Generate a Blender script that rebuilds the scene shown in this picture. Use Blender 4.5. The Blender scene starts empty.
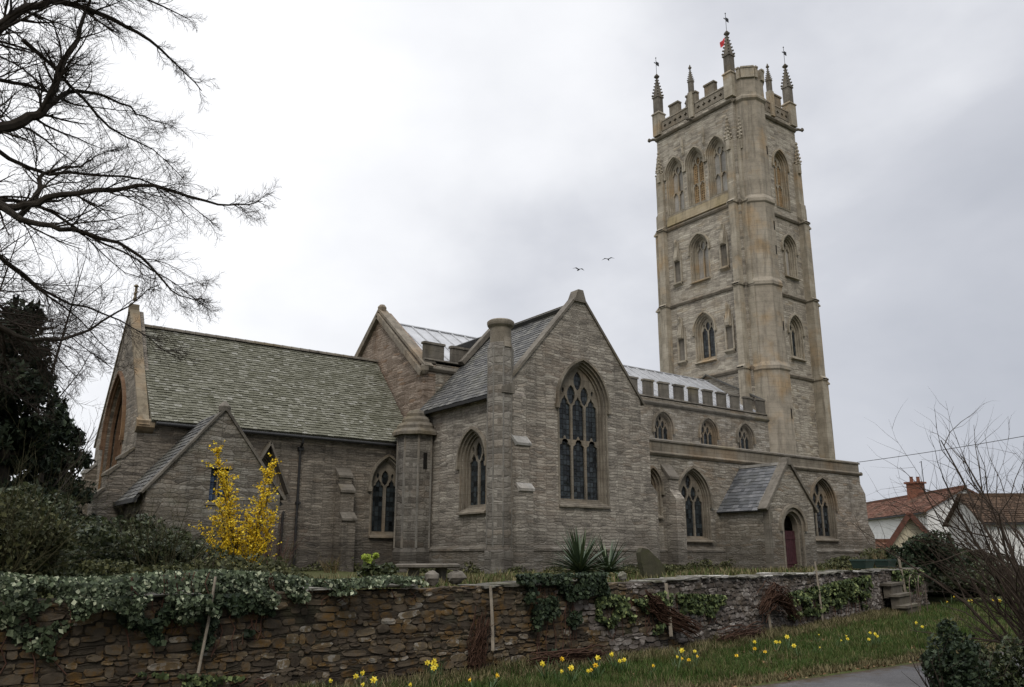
import bpy, math, random
import numpy as np
from mathutils import Vector, Matrix, geometry, noise as mnoise

R = math.radians
rng = random.Random(7)
nrg = np.random.default_rng(11)
S = bpy.context.scene

# ------------------------------------------------------------------ camera, world, sun, exposure
cam_d = bpy.data.cameras.new('camera'); cam = bpy.data.objects.new('camera', cam_d)
S.collection.objects.link(cam); S.camera = cam
cam_d.sensor_width = 36.0; cam_d.lens = 826.2/1024*36
cam_d.clip_start = 0.1; cam_d.clip_end = 3000
cam.location = (0, 0, 1.6)
cam.rotation_euler = (R(90)+.253, 0, -.640)

SUN_EL, SUN_AZ = 42, 215          # azimuth measured clockwise from +y: light falls from behind the camera's left shoulder
W = bpy.data.worlds.new('World'); S.world = W; W.use_nodes = True
nt = W.node_tree; nt.nodes.clear()
def N(t, typ, **kw):
    n = t.nodes.new(typ)
    for k, v in kw.items():
        if k in ('ins',):
            for a, b in v.items(): n.inputs[a].default_value = b
        else: setattr(n, k, v)
    return n
out = N(nt, 'ShaderNodeOutputWorld')
sky = N(nt, 'ShaderNodeTexSky', sky_type='NISHITA', sun_disc=False, sun_elevation=R(SUN_EL), sun_rotation=R(SUN_AZ))
bg1 = N(nt, 'ShaderNodeBackground', ins={'Strength': .06}); nt.links.new(sky.outputs[0], bg1.inputs[0])
tc = N(nt, 'ShaderNodeTexCoord')
sep = N(nt, 'ShaderNodeSeparateXYZ'); nt.links.new(tc.outputs['Generated'], sep.inputs[0])
mp = N(nt, 'ShaderNodeMapping'); mp.inputs['Scale'].default_value = (1, 1, 1.7)
nt.links.new(tc.outputs['Generated'], mp.inputs[0])
n1 = N(nt, 'ShaderNodeTexNoise', ins={'Scale': 2.3, 'Detail': 5.0, 'Roughness': .5, 'Distortion': .3}); nt.links.new(mp.outputs[0], n1.inputs[0])
n2 = N(nt, 'ShaderNodeTexNoise', ins={'Scale': 5.0, 'Detail': 6.0, 'Roughness': .52}); nt.links.new(mp.outputs[0], n2.inputs[0])
def M(t, op, a, b=None, c=None, clamp=False):
    m = t.nodes.new('ShaderNodeMath'); m.operation = op; m.use_clamp = clamp
    for i, x in enumerate((a, b, c)):
        if x is None: continue
        if isinstance(x, (int, float)): m.inputs[i].default_value = x
        else: t.links.new(x, m.inputs[i])
    return m.outputs[0]
# brighter cloud towards one side of the sky (+y, left of the picture)
side = M(nt, 'ADD', M(nt, 'MULTIPLY', sep.outputs[1], .68), M(nt, 'MULTIPLY', sep.outputs[0], -.28))
lum = M(nt, 'ADD', M(nt, 'MULTIPLY_ADD', sep.outputs[2], .62, .09), side)
lum = M(nt, 'ADD', lum, M(nt, 'MULTIPLY', M(nt, 'SUBTRACT', n1.outputs[0], .5), .8))
lum = M(nt, 'ADD', lum, M(nt, 'MULTIPLY', M(nt, 'SUBTRACT', n2.outputs[0], .5), .34))
cr = N(nt, 'ShaderNodeValToRGB'); nt.links.new(lum, cr.inputs[0])
e = cr.color_ramp.elements
e[0].position = .0; e[0].color = (.36, .38, .43, 1)
e[1].position = 1.0; e[1].color = (.9, .905, .92, 1)
m_ = e.new(.38); m_.color = (.51, .525, .57, 1)
m_ = e.new(.66); m_.color = (.73, .74, .77, 1)
up = M(nt, 'ADD', M(nt, 'MULTIPLY', M(nt, 'SUBTRACT', sep.outputs[2], .64, clamp=True), 7.5), 1.0)  # extra sky strength added above the view to light walls and ground
bg2 = N(nt, 'ShaderNodeBackground'); nt.links.new(cr.outputs[0], bg2.inputs[0]); nt.links.new(up, bg2.inputs[1])
mix = N(nt, 'ShaderNodeMixShader', ins={0: .95})
nt.links.new(bg1.outputs[0], mix.inputs[1]); nt.links.new(bg2.outputs[0], mix.inputs[2]); nt.links.new(mix.outputs[0], out.inputs[0])

sd = bpy.data.lights.new('sun', 'SUN'); sd.energy = 1.15; sd.angle = R(22); sd.color = (1, .93, .82)
so = bpy.data.objects.new('sun', sd); S.collection.objects.link(so)
az, el = R(SUN_AZ), R(SUN_EL)
sv = Vector((math.sin(az)*math.cos(el), math.cos(az)*math.cos(el), math.sin(el)))
so.rotation_euler = (-sv).to_track_quat('-Z', 'Y').to_euler(); so.location = (0, 0, 40)
S.view_settings.view_transform = 'Standard'; S.view_settings.look = 'None'
S.view_settings.gamma = 1; S.view_settings.exposure = 0.35; S.view_settings.use_curve_mapping = False

# ------------------------------------------------------------------ object helpers
C = S.collection
def tag(o, label=None, cat=None, group=None, kind=None):
    if label: o['label'] = label
    if cat: o['category'] = cat
    if group: o['group'] = group
    if kind: o['kind'] = kind
    return o
def thing(name, label, cat, loc=(0, 0, 0), group=None):
    o = bpy.data.objects.new(name, None); C.objects.link(o); o.location = loc; o.empty_display_size = .3
    return tag(o, label, cat, group)
def world_loc(o):
    v = Vector((0, 0, 0))
    while o is not None: v += o.location; o = o.parent
    return v
class MB:
    """collects world-space geometry; build() links it as one mesh object"""
    def __init__(s): s.v = []; s.f = []
    def add(s, vs, fs):
        b = len(s.v); s.v.extend([tuple(p) for p in vs]); s.f.extend([tuple(i+b for i in f) for f in fs])
    def box(s, a, b):
        (x0, y0, z0), (x1, y1, z1) = a, b
        s.add([(x0,y0,z0),(x1,y0,z0),(x1,y1,z0),(x0,y1,z0),(x0,y0,z1),(x1,y0,z1),(x1,y1,z1),(x0,y1,z1)],
              [(0,3,2,1),(4,5,6,7),(0,1,5,4),(1,2,6,5),(2,3,7,6),(3,0,4,7)])
    def extrude(s, fr, poly, a, b, plane='dz'):
        """polygon in (d,z) swept along s from a to b, or in (s,z) swept along d"""
        n = len(poly)
        if plane == 'dz': P = lambda q, t: fr(t, q[1], q[0])
        elif plane == 'sz': P = lambda q, t: fr(q[0], q[1], t)
        else: P = lambda q, t: fr(q[0], t, q[1])      # 'sd' swept along z
        vs = [P(q, a) for q in poly]+[P(q, b) for q in poly]
        fs = [tuple(range(n)), tuple(range(2*n-1, n-1, -1))]+[(i, i+n, (i+1) % n+n, (i+1) % n) for i in range(n)]
        s.add(vs, fs)
    def beam(s, p0, p1, w, h, side=None):
        p0, p1 = Vector(p0), Vector(p1); d = (p1-p0).normalized()
        sd_ = Vector(side) if side is not None else d.cross(Vector((0, 0, 1)))
        if sd_.length < 1e-3: sd_ = Vector((1, 0, 0))
        sd_.normalize(); u_ = sd_.cross(d).normalized()
        vs = []
        for p in (p0, p1):
            for a, b in ((-1, -1), (1, -1), (1, 1), (-1, 1)): vs.append(p+sd_*(a*w/2)+u_*(b*h/2))
        s.add(vs, [(0,1,2,3),(7,6,5,4),(0,4,5,1),(1,5,6,2),(2,6,7,3),(3,7,4,0)])
    def lathe(s, c, prof, n=8, rot=0.0, sx=1, sy=1):
        """prof: [(r,z)] bottom to top about a vertical axis at c"""
        vs = []; m = len(prof)
        for r, z in prof:
            for k in range(n):
                a = rot+2*math.pi*k/n
                vs.append((c[0]+r*math.cos(a)*sx, c[1]+r*math.sin(a)*sy, z))
        fs = [(j*n+k, j*n+(k+1) % n, (j+1)*n+(k+1) % n, (j+1)*n+k) for j in range(m-1) for k in range(n)]
        fs += [tuple(range(n-1, -1, -1)), tuple(range((m-1)*n, m*n))]
        s.add(vs, fs)
    def tube(s, pts, rad, n=6, cap=True):
        pts = [Vector(p) for p in pts]; m = len(pts)
        if m < 2: return
        d0 = (pts[1]-pts[0]).normalized(); ref = Vector((0, 0, 1)) if abs(d0.z) < .9 else Vector((1, 0, 0))
        u_ = d0.cross(ref).normalized(); vs = []
        for i, p in enumerate(pts):
            d = (pts[min(i+1, m-1)]-pts[max(i-1, 0)])
            d = d.normalized() if d.length > 1e-9 else d0
            u_ = (u_-d*u_.dot(d)); u_ = u_.normalized() if u_.length > 1e-6 else d.orthogonal().normalized()
            w_ = d.cross(u_); r = rad[i] if hasattr(rad, '__len__') else rad
            for k in range(n):
                a = 2*math.pi*k/n; vs.append(p+u_*(r*math.cos(a))+w_*(r*math.sin(a)))
        fs = [(j*n+k, j*n+(k+1) % n, (j+1)*n+(k+1) % n, (j+1)*n+k) for j in range(m-1) for k in range(n)]
        if cap: fs += [tuple(range(n-1, -1, -1)), tuple(range((m-1)*n, m*n))]
        s.add(vs, fs)
    def slab(s, fr, outer, holes, d0, d1, back=True):
        """flat panel in (s,z) with real holes, outer face at d1, inner face at d0"""
        loops = [outer]+list(holes)
        polys = [[Vector((a, b, 0)) for a, b in lp] for lp in loops]
        tris = geometry.tessellate_polygon(polys)
        flat = [q for lp in loops for q in lp]; n = len(flat)
        def area(t):
            a, b, c = [flat[i] for i in t]; return (b[0]-a[0])*(c[1]-a[1])-(c[0]-a[0])*(b[1]-a[1])
        fs = []
        for t in tris:
            if abs(area(t)) < 1e-9: continue
            t = tuple(t) if area(t) > 0 else (t[0], t[2], t[1])
            fs.append(t)
            if back: fs.append((t[0]+n, t[2]+n, t[1]+n))
        o = 0
        for lp in loops:
            m = len(lp)
            ar = sum(lp[i][0]*lp[(i+1) % m][1]-lp[(i+1) % m][0]*lp[i][1] for i in range(m))
            for i in range(m):
                a, b = o+i, o+(i+1) % m
                ccw = ar > 0
                if lp is not outer: ccw = not ccw
                fs.append((a, a+n, b+n, b) if ccw else (a, b, b+n, a+n))
            o += m
        s.add([fr(a, b, d1) for a, b in flat]+[fr(a, b, d0) for a, b in flat], fs)
    def build(s, name, mat, parent=None, smooth=False, mats=None):
        if name in ('weathering', 'slit', 'flashing'):          # one object per separate piece
            up_ = list(range(len(s.v)))
            def find(i):
                while up_[i] != i: up_[i] = up_[up_[i]]; i = up_[i]
                return i
            for f in s.f:
                for k in f[1:]: up_[find(k)] = find(f[0])
            groups = {}
            for f in s.f: groups.setdefault(find(f[0]), []).append(f)
            if len(groups) > 1:
                first = None
                for fs in groups.values():
                    ids = sorted({i for f in fs for i in f}); mp_ = {k: j for j, k in enumerate(ids)}
                    q = MB(); q.v = [s.v[i] for i in ids]; q.f = [tuple(mp_[i] for i in f) for f in fs]
                    o = q.build(name, mat, parent, smooth); first = first or o
                return first
        off = world_loc(parent) if parent is not None else Vector((0, 0, 0))
        me = bpy.data.meshes.new(name)
        me.from_pydata([(p[0]-off.x, p[1]-off.y, p[2]-off.z) for p in s.v], [], s.f)
        me.update()
        if smooth: me.shade_smooth()
        o = bpy.data.objects.new(name, me); C.objects.link(o)
        if mat is not None: me.materials.append(mat)
        if parent is not None: o.parent = parent
        return o
def np_mesh(name, verts, faces, mat, parent=None, smooth=False):
    """fast mesh from numpy arrays; faces all of one size"""
    off = world_loc(parent) if parent is not None else Vector((0, 0, 0))
    verts = np.asarray(verts, dtype=np.float32)-np.array(off, dtype=np.float32)
    faces = np.asarray(faces, dtype=np.int32); k = faces.shape[1]
    me = bpy.data.meshes.new(name)
    me.vertices.add(len(verts)); me.vertices.foreach_set('co', verts.ravel())
    me.loops.add(faces.size); me.loops.foreach_set('vertex_index', faces.ravel())
    me.polygons.add(len(faces)); me.polygons.foreach_set('loop_start', np.arange(0, faces.size, k, dtype=np.int32))
    me.update(calc_edges=True); me.validate()
    if smooth: me.shade_smooth()
    o = bpy.data.objects.new(name, me); C.objects.link(o); me.materials.append(mat)
    if parent is not None: o.parent = parent
    return o
def front(V): return lambda s, z, d: (s, V-d, z)        # seen looking +y
def left(U): return lambda s, z, d: (U-d, -s, z)        # seen looking +x
def right(U): return lambda s, z, d: (U+d, s, z)        # seen looking -x
def back(V): return lambda s, z, d: (-s, V+d, z)

# ------------------------------------------------------------------ materials
def newmat(name, rough=.9, spec=.2):
    m = bpy.data.materials.new(name); m.use_nodes = True; t = m.node_tree
    b = t.nodes['Principled BSDF']; b.inputs['Roughness'].default_value = rough
    b.inputs['Specular IOR Level'].default_value = spec
    return m, t, b
def ramp(t, fac, stops):
    r = t.nodes.new('ShaderNodeValToRGB'); t.links.new(fac, r.inputs[0]); els = r.color_ramp.elements
    els[0].position, els[0].color = stops[0][0], (*stops[0][1], 1)
    els[1].position, els[1].color = stops[-1][0], (*stops[-1][1], 1)
    for p, c in stops[1:-1]: x = els.new(p); x.color = (*c, 1)
    return r.outputs[0]
def mixc(t, fac, a, b, mode='MIX'):
    m = t.nodes.new('ShaderNodeMix'); m.data_type = 'RGBA'; m.blend_type = mode
    for s_, x in ((m.inputs[0], fac), (m.inputs[6], a), (m.inputs[7], b)):
        if isinstance(x, (int, float)): s_.default_value = x
        elif isinstance(x, tuple): s_.default_value = (*x, 1)
        else: t.links.new(x, s_)
    return m.outputs[2]
def noise(t, vec, scale, detail=4, rough=.55, dist=0):
    n = t.nodes.new('ShaderNodeTexNoise'); n.inputs['Scale'].default_value = scale; n.inputs['Detail'].default_value = detail
    n.inputs['Roughness'].default_value = rough; n.inputs['Distortion'].default_value = dist
    if vec is not None: t.links.new(vec, n.inputs[0])
    return n.outputs[0]
def bump(t, b, h, strength=.5, dist=.02):
    n = t.nodes.new('ShaderNodeBump'); n.inputs['Strength'].default_value = strength; n.inputs['Distance'].default_value = dist
    t.links.new(h, n.inputs['Height']); t.links.new(n.outputs[0], b.inputs['Normal'])
def objco(t):
    return t.nodes.new('ShaderNodeTexCoord').outputs['Object']
def mapping(t, vec, sc):
    m = t.nodes.new('ShaderNodeMapping'); m.inputs['Scale'].default_value = sc; t.links.new(vec, m.inputs[0]); return m.outputs[0]

def rubble(name, lo, mid, hi, warm=.25, warmc=(.30, .19, .10), row=.125, damp=.5, green=.0):
    """coursed thin-bedded grey rubble with warm patches, lichen and run-off stains"""
    m, t, b = newmat(name, .93, .15); co = objco(t)
    wob = t.nodes.new('ShaderNodeTexNoise'); wob.inputs['Scale'].default_value = 1.6; wob.inputs['Detail'].default_value = 3; t.links.new(co, wob.inputs[0])
    sp = t.nodes.new('ShaderNodeSeparateXYZ'); t.links.new(co, sp.inputs[0])
    h = M(t, 'ADD', sp.outputs[0], M(t, 'MULTIPLY', sp.outputs[1], .83))
    z = M(t, 'ADD', sp.outputs[2], M(t, 'MULTIPLY', M(t, 'SUBTRACT', wob.outputs[0], .5), .16))
    cb = t.nodes.new('ShaderNodeCombineXYZ'); t.links.new(h, cb.inputs[0]); t.links.new(z, cb.inputs[1])
    def brick(w, r, mort, sq=2, sqf=1.6):
        k = t.nodes.new('ShaderNodeTexBrick'); t.links.new(cb.outputs[0], k.inputs[0])
        k.inputs['Scale'].default_value = 1; k.inputs['Brick Width'].default_value = w; k.inputs['Row Height'].default_value = r
        k.inputs['Mortar Size'].default_value = mort; k.inputs['Mortar Smooth'].default_value = .5
        k.inputs['Color1'].default_value = (0, 0, 0, 1); k.inputs['Color2'].default_value = (1, 1, 1, 1); k.inputs['Mortar'].default_value = (.3, .3, .3, 1)
        k.offset_frequency = 2; k.squash = sqf; k.squash_frequency = sq
        return k
    k1 = brick(.46, row, .013)
    wob2 = t.nodes.new('ShaderNodeTexNoise'); wob2.inputs['Scale'].default_value = 5; wob2.inputs['Detail'].default_value = 2; t.links.new(co, wob2.inputs[0])
    cv = t.nodes.new('ShaderNodeCombineXYZ')
    t.links.new(M(t, 'MULTIPLY', M(t, 'ADD', h, M(t, 'MULTIPLY', wob2.outputs[0], .2)), 2.2), cv.inputs[0])
    t.links.new(M(t, 'DIVIDE', M(t, 'ADD', z, M(t, 'MULTIPLY', wob2.outputs[0], .03)), row*.95), cv.inputs[1])
    def voro(feat):
        v = t.nodes.new('ShaderNodeTexVoronoi'); v.voronoi_dimensions = '2D'; v.feature = feat; v.inputs['Scale'].default_value = 1; v.inputs['Randomness'].default_value = .72
        t.links.new(cv.outputs[0], v.inputs['Vector']); return v
    vf, ve = voro('F1'), voro('DISTANCE_TO_EDGE')
    big = noise(t, co, .32, 5, .6); med = noise(t, co, 1.4, 6, .65, .4); fine = noise(t, co, 16, 4, .7)
    vs3 = t.nodes.new('ShaderNodeSeparateColor'); t.links.new(vf.outputs['Color'], vs3.inputs[0]); cell = vs3.outputs[0]; cell2 = vs3.outputs[1]
    bw1 = t.nodes.new('ShaderNodeRGBToBW'); t.links.new(k1.outputs[0], bw1.inputs[0])
    tone = M(t, 'ADD', M(t, 'MULTIPLY', cell, .34), M(t, 'MULTIPLY', bw1.outputs[0], .34))
    tone = M(t, 'ADD', tone, M(t, 'MULTIPLY', M(t, 'SUBTRACT', med, .5), .95))
    tone = M(t, 'ADD', tone, M(t, 'MULTIPLY', M(t, 'SUBTRACT', fine, .5), .8))
    tone = M(t, 'ADD', tone, .17)
    col = ramp(t, tone, [(.05, lo), (.45, mid), (.95, hi)])
    # warm stones and lichened areas
    wm = M(t, 'MULTIPLY', M(t, 'MULTIPLY_ADD', big, 5, -2.6, clamp=True), M(t, 'MULTIPLY_ADD', cell2, 1.6, .0, clamp=True))
    wm = M(t, 'MAXIMUM', wm, M(t, 'MULTIPLY', M(t, 'GREATER_THAN', cell2, .96), .5))
    col = mixc(t, M(t, 'MULTIPLY', wm, warm*1.6, clamp=True), col, warmc)
    # recessed beds
    mort = M(t, 'SUBTRACT', 1.0, M(t, 'MULTIPLY', ve.outputs['Distance'], 7.5, clamp=True), clamp=True)
    mort = M(t, 'MAXIMUM', M(t, 'MULTIPLY', mort, M(t, 'MULTIPLY_ADD', fine, 1.1, -.1, clamp=True)), M(t, 'MULTIPLY', k1.outputs['Fac'], M(t, 'MULTIPLY_ADD', med, 1.3, -.1, clamp=True)))
    col = mixc(t, M(t, 'MULTIPLY', mort, .52), col, tuple(x*.42 for x in lo))
    # vertical run-off staining
    st = noise(t, mapping(t, co, (1.3, 1.3, .16)), 1.3, 5, .7)
    col = mixc(t, M(t, 'MULTIPLY', M(t, 'MULTIPLY_ADD', st, 5, -2.55, clamp=True), damp), col, tuple(x*.55 for x in lo))
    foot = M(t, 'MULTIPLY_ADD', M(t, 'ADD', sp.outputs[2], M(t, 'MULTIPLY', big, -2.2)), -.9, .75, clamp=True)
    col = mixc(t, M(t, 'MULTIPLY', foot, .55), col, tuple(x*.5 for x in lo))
    if green: col = mixc(t, M(t, 'MULTIPLY', M(t, 'MULTIPLY_ADD', med, 6, -3.2, clamp=True), green), col, (.06, .065, .03))
    t.links.new(col, b.inputs['Base Color'])
    hgt = M(t, 'ADD', M(t, 'MULTIPLY', mort, -1.0), M(t, 'ADD', M(t, 'MULTIPLY', cell, .7), M(t, 'MULTIPLY', fine, .9)))
    bump(t, b, hgt, .85, .035)
    return m
def dressed(name, a, c, d, lich=.3, warmc=(.34, .22, .10)):
    m, t, b = newmat(name, .9, .15); co = objco(t)
    big = noise(t, co, 1.1, 6, .65, .3); fine = noise(t, co, 22, 4, .7); bl = noise(t, co, .5, 4)
    v = M(t, 'ADD', M(t, 'MULTIPLY', big, .75), M(t, 'MULTIPLY', fine, .3))
    col = ramp(t, v, [(.3, a), (.52, c), (.78, d)])
    col = mixc(t, M(t, 'MULTIPLY', M(t, 'MULTIPLY_ADD', bl, 6, -3.1, clamp=True), lich), col, warmc)
    st = noise(t, mapping(t, co, (2.2, 2.2, .25)), 1.6, 5, .7)
    col = mixc(t, M(t, 'MULTIPLY', M(t, 'MULTIPLY_ADD', st, 5, -2.5, clamp=True), .6), col, tuple(x*.5 for x in a))
    sp = t.nodes.new('ShaderNodeSeparateXYZ'); t.links.new(co, sp.inputs[0])
    jz = M(t, 'FRACT', M(t, 'MULTIPLY', sp.outputs[2], 3.1)); jt = M(t, 'LESS_THAN', jz, .05)
    col = mixc(t, M(t, 'MULTIPLY', jt, .4), col, tuple(x*.5 for x in a))
    t.links.new(col, b.inputs['Base Color'])
    bump(t, b, M(t, 'ADD', fine, M(t, 'MULTIPLY', jt, -.6)), .5, .015)
    return m
def island(name, stops, rough=.85, spec=.2, nz=.25, nscale=6, moss=None, mossamt=.5, mscale=.6, bmp=.4, translucent=0.0):
    """colour varies piece by piece (tile, stone, leaf, blade) over a stretch of ramp"""
    m, t, b = newmat(name, rough, spec); co = objco(t)
    g = t.nodes.new('ShaderNodeNewGeometry'); ri = g.outputs['Random Per Island']
    f = noise(t, co, nscale, 4, .65)
    v = M(t, 'ADD', ri, M(t, 'MULTIPLY', M(t, 'SUBTRACT', f, .5), nz*4), clamp=True)
    col = ramp(t, v, stops)
    if moss:
        q = noise(t, co, mscale, 6, .7, .3)
        col = mixc(t, M(t, 'MULTIPLY', M(t, 'MULTIPLY_ADD', q, 6, -2.9, clamp=True), mossamt), col, moss)
    t.links.new(col, b.inputs['Base Color'])
    if bmp: bump(t, b, noise(t, co, 25, 4, .7), bmp, .01)
    if translucent:
        tr = t.nodes.new('ShaderNodeBsdfTranslucent'); t.links.new(col, tr.inputs[0])
        mx = t.nodes.new('ShaderNodeMixShader'); mx.inputs[0].default_value = translucent
        t.links.new(b.outputs[0], mx.inputs[1]); t.links.new(tr.outputs[0], mx.inputs[2])
        t.links.new(mx.outputs[0], t.nodes['Material Output'].inputs[0])
    return m
def plain(name, col, rough=.8, spec=.2, var=.25, scale=5, metal=0, bmp=.2):
    m, t, b = newmat(name, rough, spec); co = objco(t); b.inputs['Metallic'].default_value = metal
    f = noise(t, co, scale, 5, .65)
    c = ramp(t, f, [(.3, tuple(x*(1-var) for x in col)), (.7, tuple(min(1, x*(1+var)) for x in col))])
    t.links.new(c, b.inputs['Base Color'])
    if bmp: bump(t, b, f, bmp, .01)
    return m

LO, MI, HI = (.10, .09, .078), (.222, .202, .175), (.40, .375, .33)
k_ = lambda c, f, g=(1, 1, 1): tuple(c[i]*f*g[i] for i in range(3))
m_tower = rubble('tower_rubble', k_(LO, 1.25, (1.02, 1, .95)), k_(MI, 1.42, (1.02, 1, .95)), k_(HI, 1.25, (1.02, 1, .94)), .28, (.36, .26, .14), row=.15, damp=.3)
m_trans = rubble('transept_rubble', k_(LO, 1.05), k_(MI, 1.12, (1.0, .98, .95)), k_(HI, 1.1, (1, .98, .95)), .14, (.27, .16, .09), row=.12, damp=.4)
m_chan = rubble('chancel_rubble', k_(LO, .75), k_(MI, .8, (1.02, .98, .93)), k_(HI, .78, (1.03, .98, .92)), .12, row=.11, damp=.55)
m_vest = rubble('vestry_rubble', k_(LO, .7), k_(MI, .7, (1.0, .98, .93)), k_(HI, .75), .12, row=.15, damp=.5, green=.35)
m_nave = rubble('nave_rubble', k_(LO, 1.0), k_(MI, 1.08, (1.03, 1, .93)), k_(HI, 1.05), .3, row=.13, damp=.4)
m_nave2 = rubble('turret_rubble', k_(LO, .85), k_(MI, .85), k_(HI, .85), .12, row=.26, damp=.5)
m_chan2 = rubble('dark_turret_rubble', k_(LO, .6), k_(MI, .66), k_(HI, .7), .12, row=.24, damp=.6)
m_brown = rubble('gable_rubble', k_(LO, .8, (1.15, .95, .8)), k_(MI, .88, (1.1, .95, .86)), k_(HI, .85, (1.07, .95, .88)), .4, (.24, .13, .06), row=.12, damp=.4)
m_ham = dressed('dressed_stone', (.085, .073, .058), (.18, .157, .124), (.29, .26, .215), .35, (.24, .15, .07))
m_hamt = dressed('tower_dressed_stone', (.15, .13, .10), (.30, .265, .208), (.44, .40, .325), .55)
m_east = dressed('red_brown_dressing', (.07, .042, .028), (.14, .085, .052), (.22, .15, .10), .3)
m_tturret = dressed('turret_ashlar', (.14, .125, .10), (.28, .245, .195), (.40, .36, .295), .55)
m_gturret = dressed('grey_ashlar', (.085, .08, .07), (.165, .155, .138), (.26, .247, .22), .15)
m_cturret = dressed('dark_ashlar', (.055, .05, .043), (.11, .10, .086), (.19, .175, .15), .2)
m_dark = dressed('weathered_dressing', (.07, .062, .05), (.135, .12, .10), (.23, .21, .175), .3, (.2, .15, .06))
m_para = dressed('parapet_stone', (.055, .05, .043), (.12, .108, .09), (.21, .19, .16), .3, (.19, .15, .05))
m_pale = dressed('pale_weathering', (.14, .135, .12), (.28, .27, .25), (.6, .58, .54), .1)
m_orange = dressed('orange_stone', (.11, .072, .045), (.21, .135, .075), (.31, .215, .12), .4)
m_tile = island('stone_tile', [(0, (.10, .098, .073)), (.5, (.14, .137, .105)), (.9, (.175, .172, .138)), (1, (.24, .235, .205))], .9, .15, .35, 9, (.075, .074, .046), .5, 1.3)
m_slate = island('slate', [(0, (.045, .045, .045)), (.5, (.075, .073, .07)), (1, (.13, .126, .115))], .75, .3, .3, 2.2, (.08, .075, .045), .5, .5)
m_slate2 = island('porch_slate', [(0, (.05, .052, .056)), (.5, (.085, .087, .092)), (1, (.14, .14, .145))], .7, .3, .25, 2.5, (.07, .07, .05), .4, .7)
m_red = island('red_tile', [(0, (.085, .04, .028)), (.5, (.14, .068, .046)), (1, (.2, .105, .075))], .9, .15, .3, 1.2, (.075, .06, .042), .7, .6)
m_lead = plain('lead', (.32, .325, .335), .5, .45, .22, 1.3, .15)
m_iron = plain('black_iron', (.02, .02, .02), .6, .3)
m_wood = plain('weathered_wood', (.22, .19, .15), .9, .1, .35, 9)
m_door = plain('dark_red_boards', (.05, .018, .022), .7, .25, .3, 7)
m_void = plain('dark_interior', (.015, .014, .013), .95, .05)
def glass(name, base, grid=.17, rows=.2):
    m, t, b = newmat(name, .18, .3); co = objco(t)
    sp = t.nodes.new('ShaderNodeSeparateXYZ'); t.links.new(co, sp.inputs[0]); h = M(t, 'ADD', sp.outputs[0], M(t, 'MULTIPLY', sp.outputs[1], .9))
    cb = t.nodes.new('ShaderNodeCombineXYZ'); t.links.new(h, cb.inputs[0]); t.links.new(sp.outputs[2], cb.inputs[1])
    k = t.nodes.new('ShaderNodeTexBrick'); t.links.new(cb.outputs[0], k.inputs[0]); k.offset = 0
    k.inputs['Scale'].default_value = 1; k.inputs['Brick Width'].default_value = grid; k.inputs['Row Height'].default_value = rows; k.inputs['Mortar Size'].default_value = .011
    k.inputs['Color1'].default_value = (*k_(base, .5), 1); k.inputs['Color2'].default_value = (*k_(base, 4.5), 1); k.inputs['Mortar'].default_value = (.006, .006, .006, 1)  # some panes coloured lighter, painting in varied glass reflections
    t.links.new(k.outputs[0], b.inputs['Base Color'])
    t.links.new(M(t, 'ADD', M(t, 'MULTIPLY', k.outputs['Fac'], .6), .12, clamp=True), b.inputs['Roughness'])
    bw = t.nodes.new('ShaderNodeRGBToBW'); t.links.new(k.outputs[0], bw.inputs[0])
    bump(t, b, M(t, 'ADD', M(t, 'MULTIPLY', noise(t, co, 4, 2), 1.2), M(t, 'MULTIPLY', k.outputs['Fac'], .5)), .8, .05)
    return m
m_glass = glass('leaded_glass', (.009, .011, .012))
m_louvre = None
def louvre_mat():
    m, t, b = newmat('pierced_stone', .9, .1); co = objco(t)
    f = noise(t, co, 3, 4)
    t.links.new(ramp(t, f, [(.3, (.16, .11, .06)), (.7, (.36, .25, .14))]), b.inputs['Base Color']); return m
m_louvre = louvre_mat()

m_panel = dressed('blank_panel', (.2, .19, .17), (.33, .31, .28), (.44, .42, .385), .3, (.36, .26, .15))
# ------------------------------------------------------------------ gothic window builder
def arch(cx, z0, w, zs, za, t=0, n=9, base=True):
    """pointed-arch outline CCW; t insets it (negative grows it)"""
    a = w/2; h = za-zs; Rr = (a*a+h*h)/(2*a); ox = a-Rr       # right arc centre offset
    r = Rr-t; aa = a-t; z0 = z0+(t if base else 0)
    hh = math.sqrt(max(r*r-ox*ox, 1e-6)); th = math.atan2(hh, -ox)
    rt = [(cx+ox+r*math.cos(th*i/n), zs+r*math.sin(th*i/n)) for i in range(n+1)]
    lt = [(2*cx-x, z) for x, z in rt[:-1]][::-1]
    return [(cx-aa, z0), (cx+aa, z0)]+rt+lt
def inside(p, poly):
    x, y = p; c = False; j = len(poly)-1
    for i in range(len(poly)):
        (xi, yi), (xj, yj) = poly[i], poly[j]
        if (yi > y) != (yj > y) and x < (xj-xi)*(y-yi)/(yj-yi)+xi: c = not c
        j = i
    return c
def vesica(cx, cz, w, h, n=5):
    a, b = w/2, h/2; Rr = (a*a+b*b)/(2*a); th = math.asin(min(1, b/Rr)); pts = []
    for i in range(n+1): q = -th+2*th*i/n; pts.append((cx+a-Rr+Rr*math.cos(q), cz+Rr*math.sin(q)))
    for i in range(1, n): q = th-2*th*i/n; pts.append((cx-(a-Rr+Rr*math.cos(q)), cz+Rr*math.sin(q)))
    return pts
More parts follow.
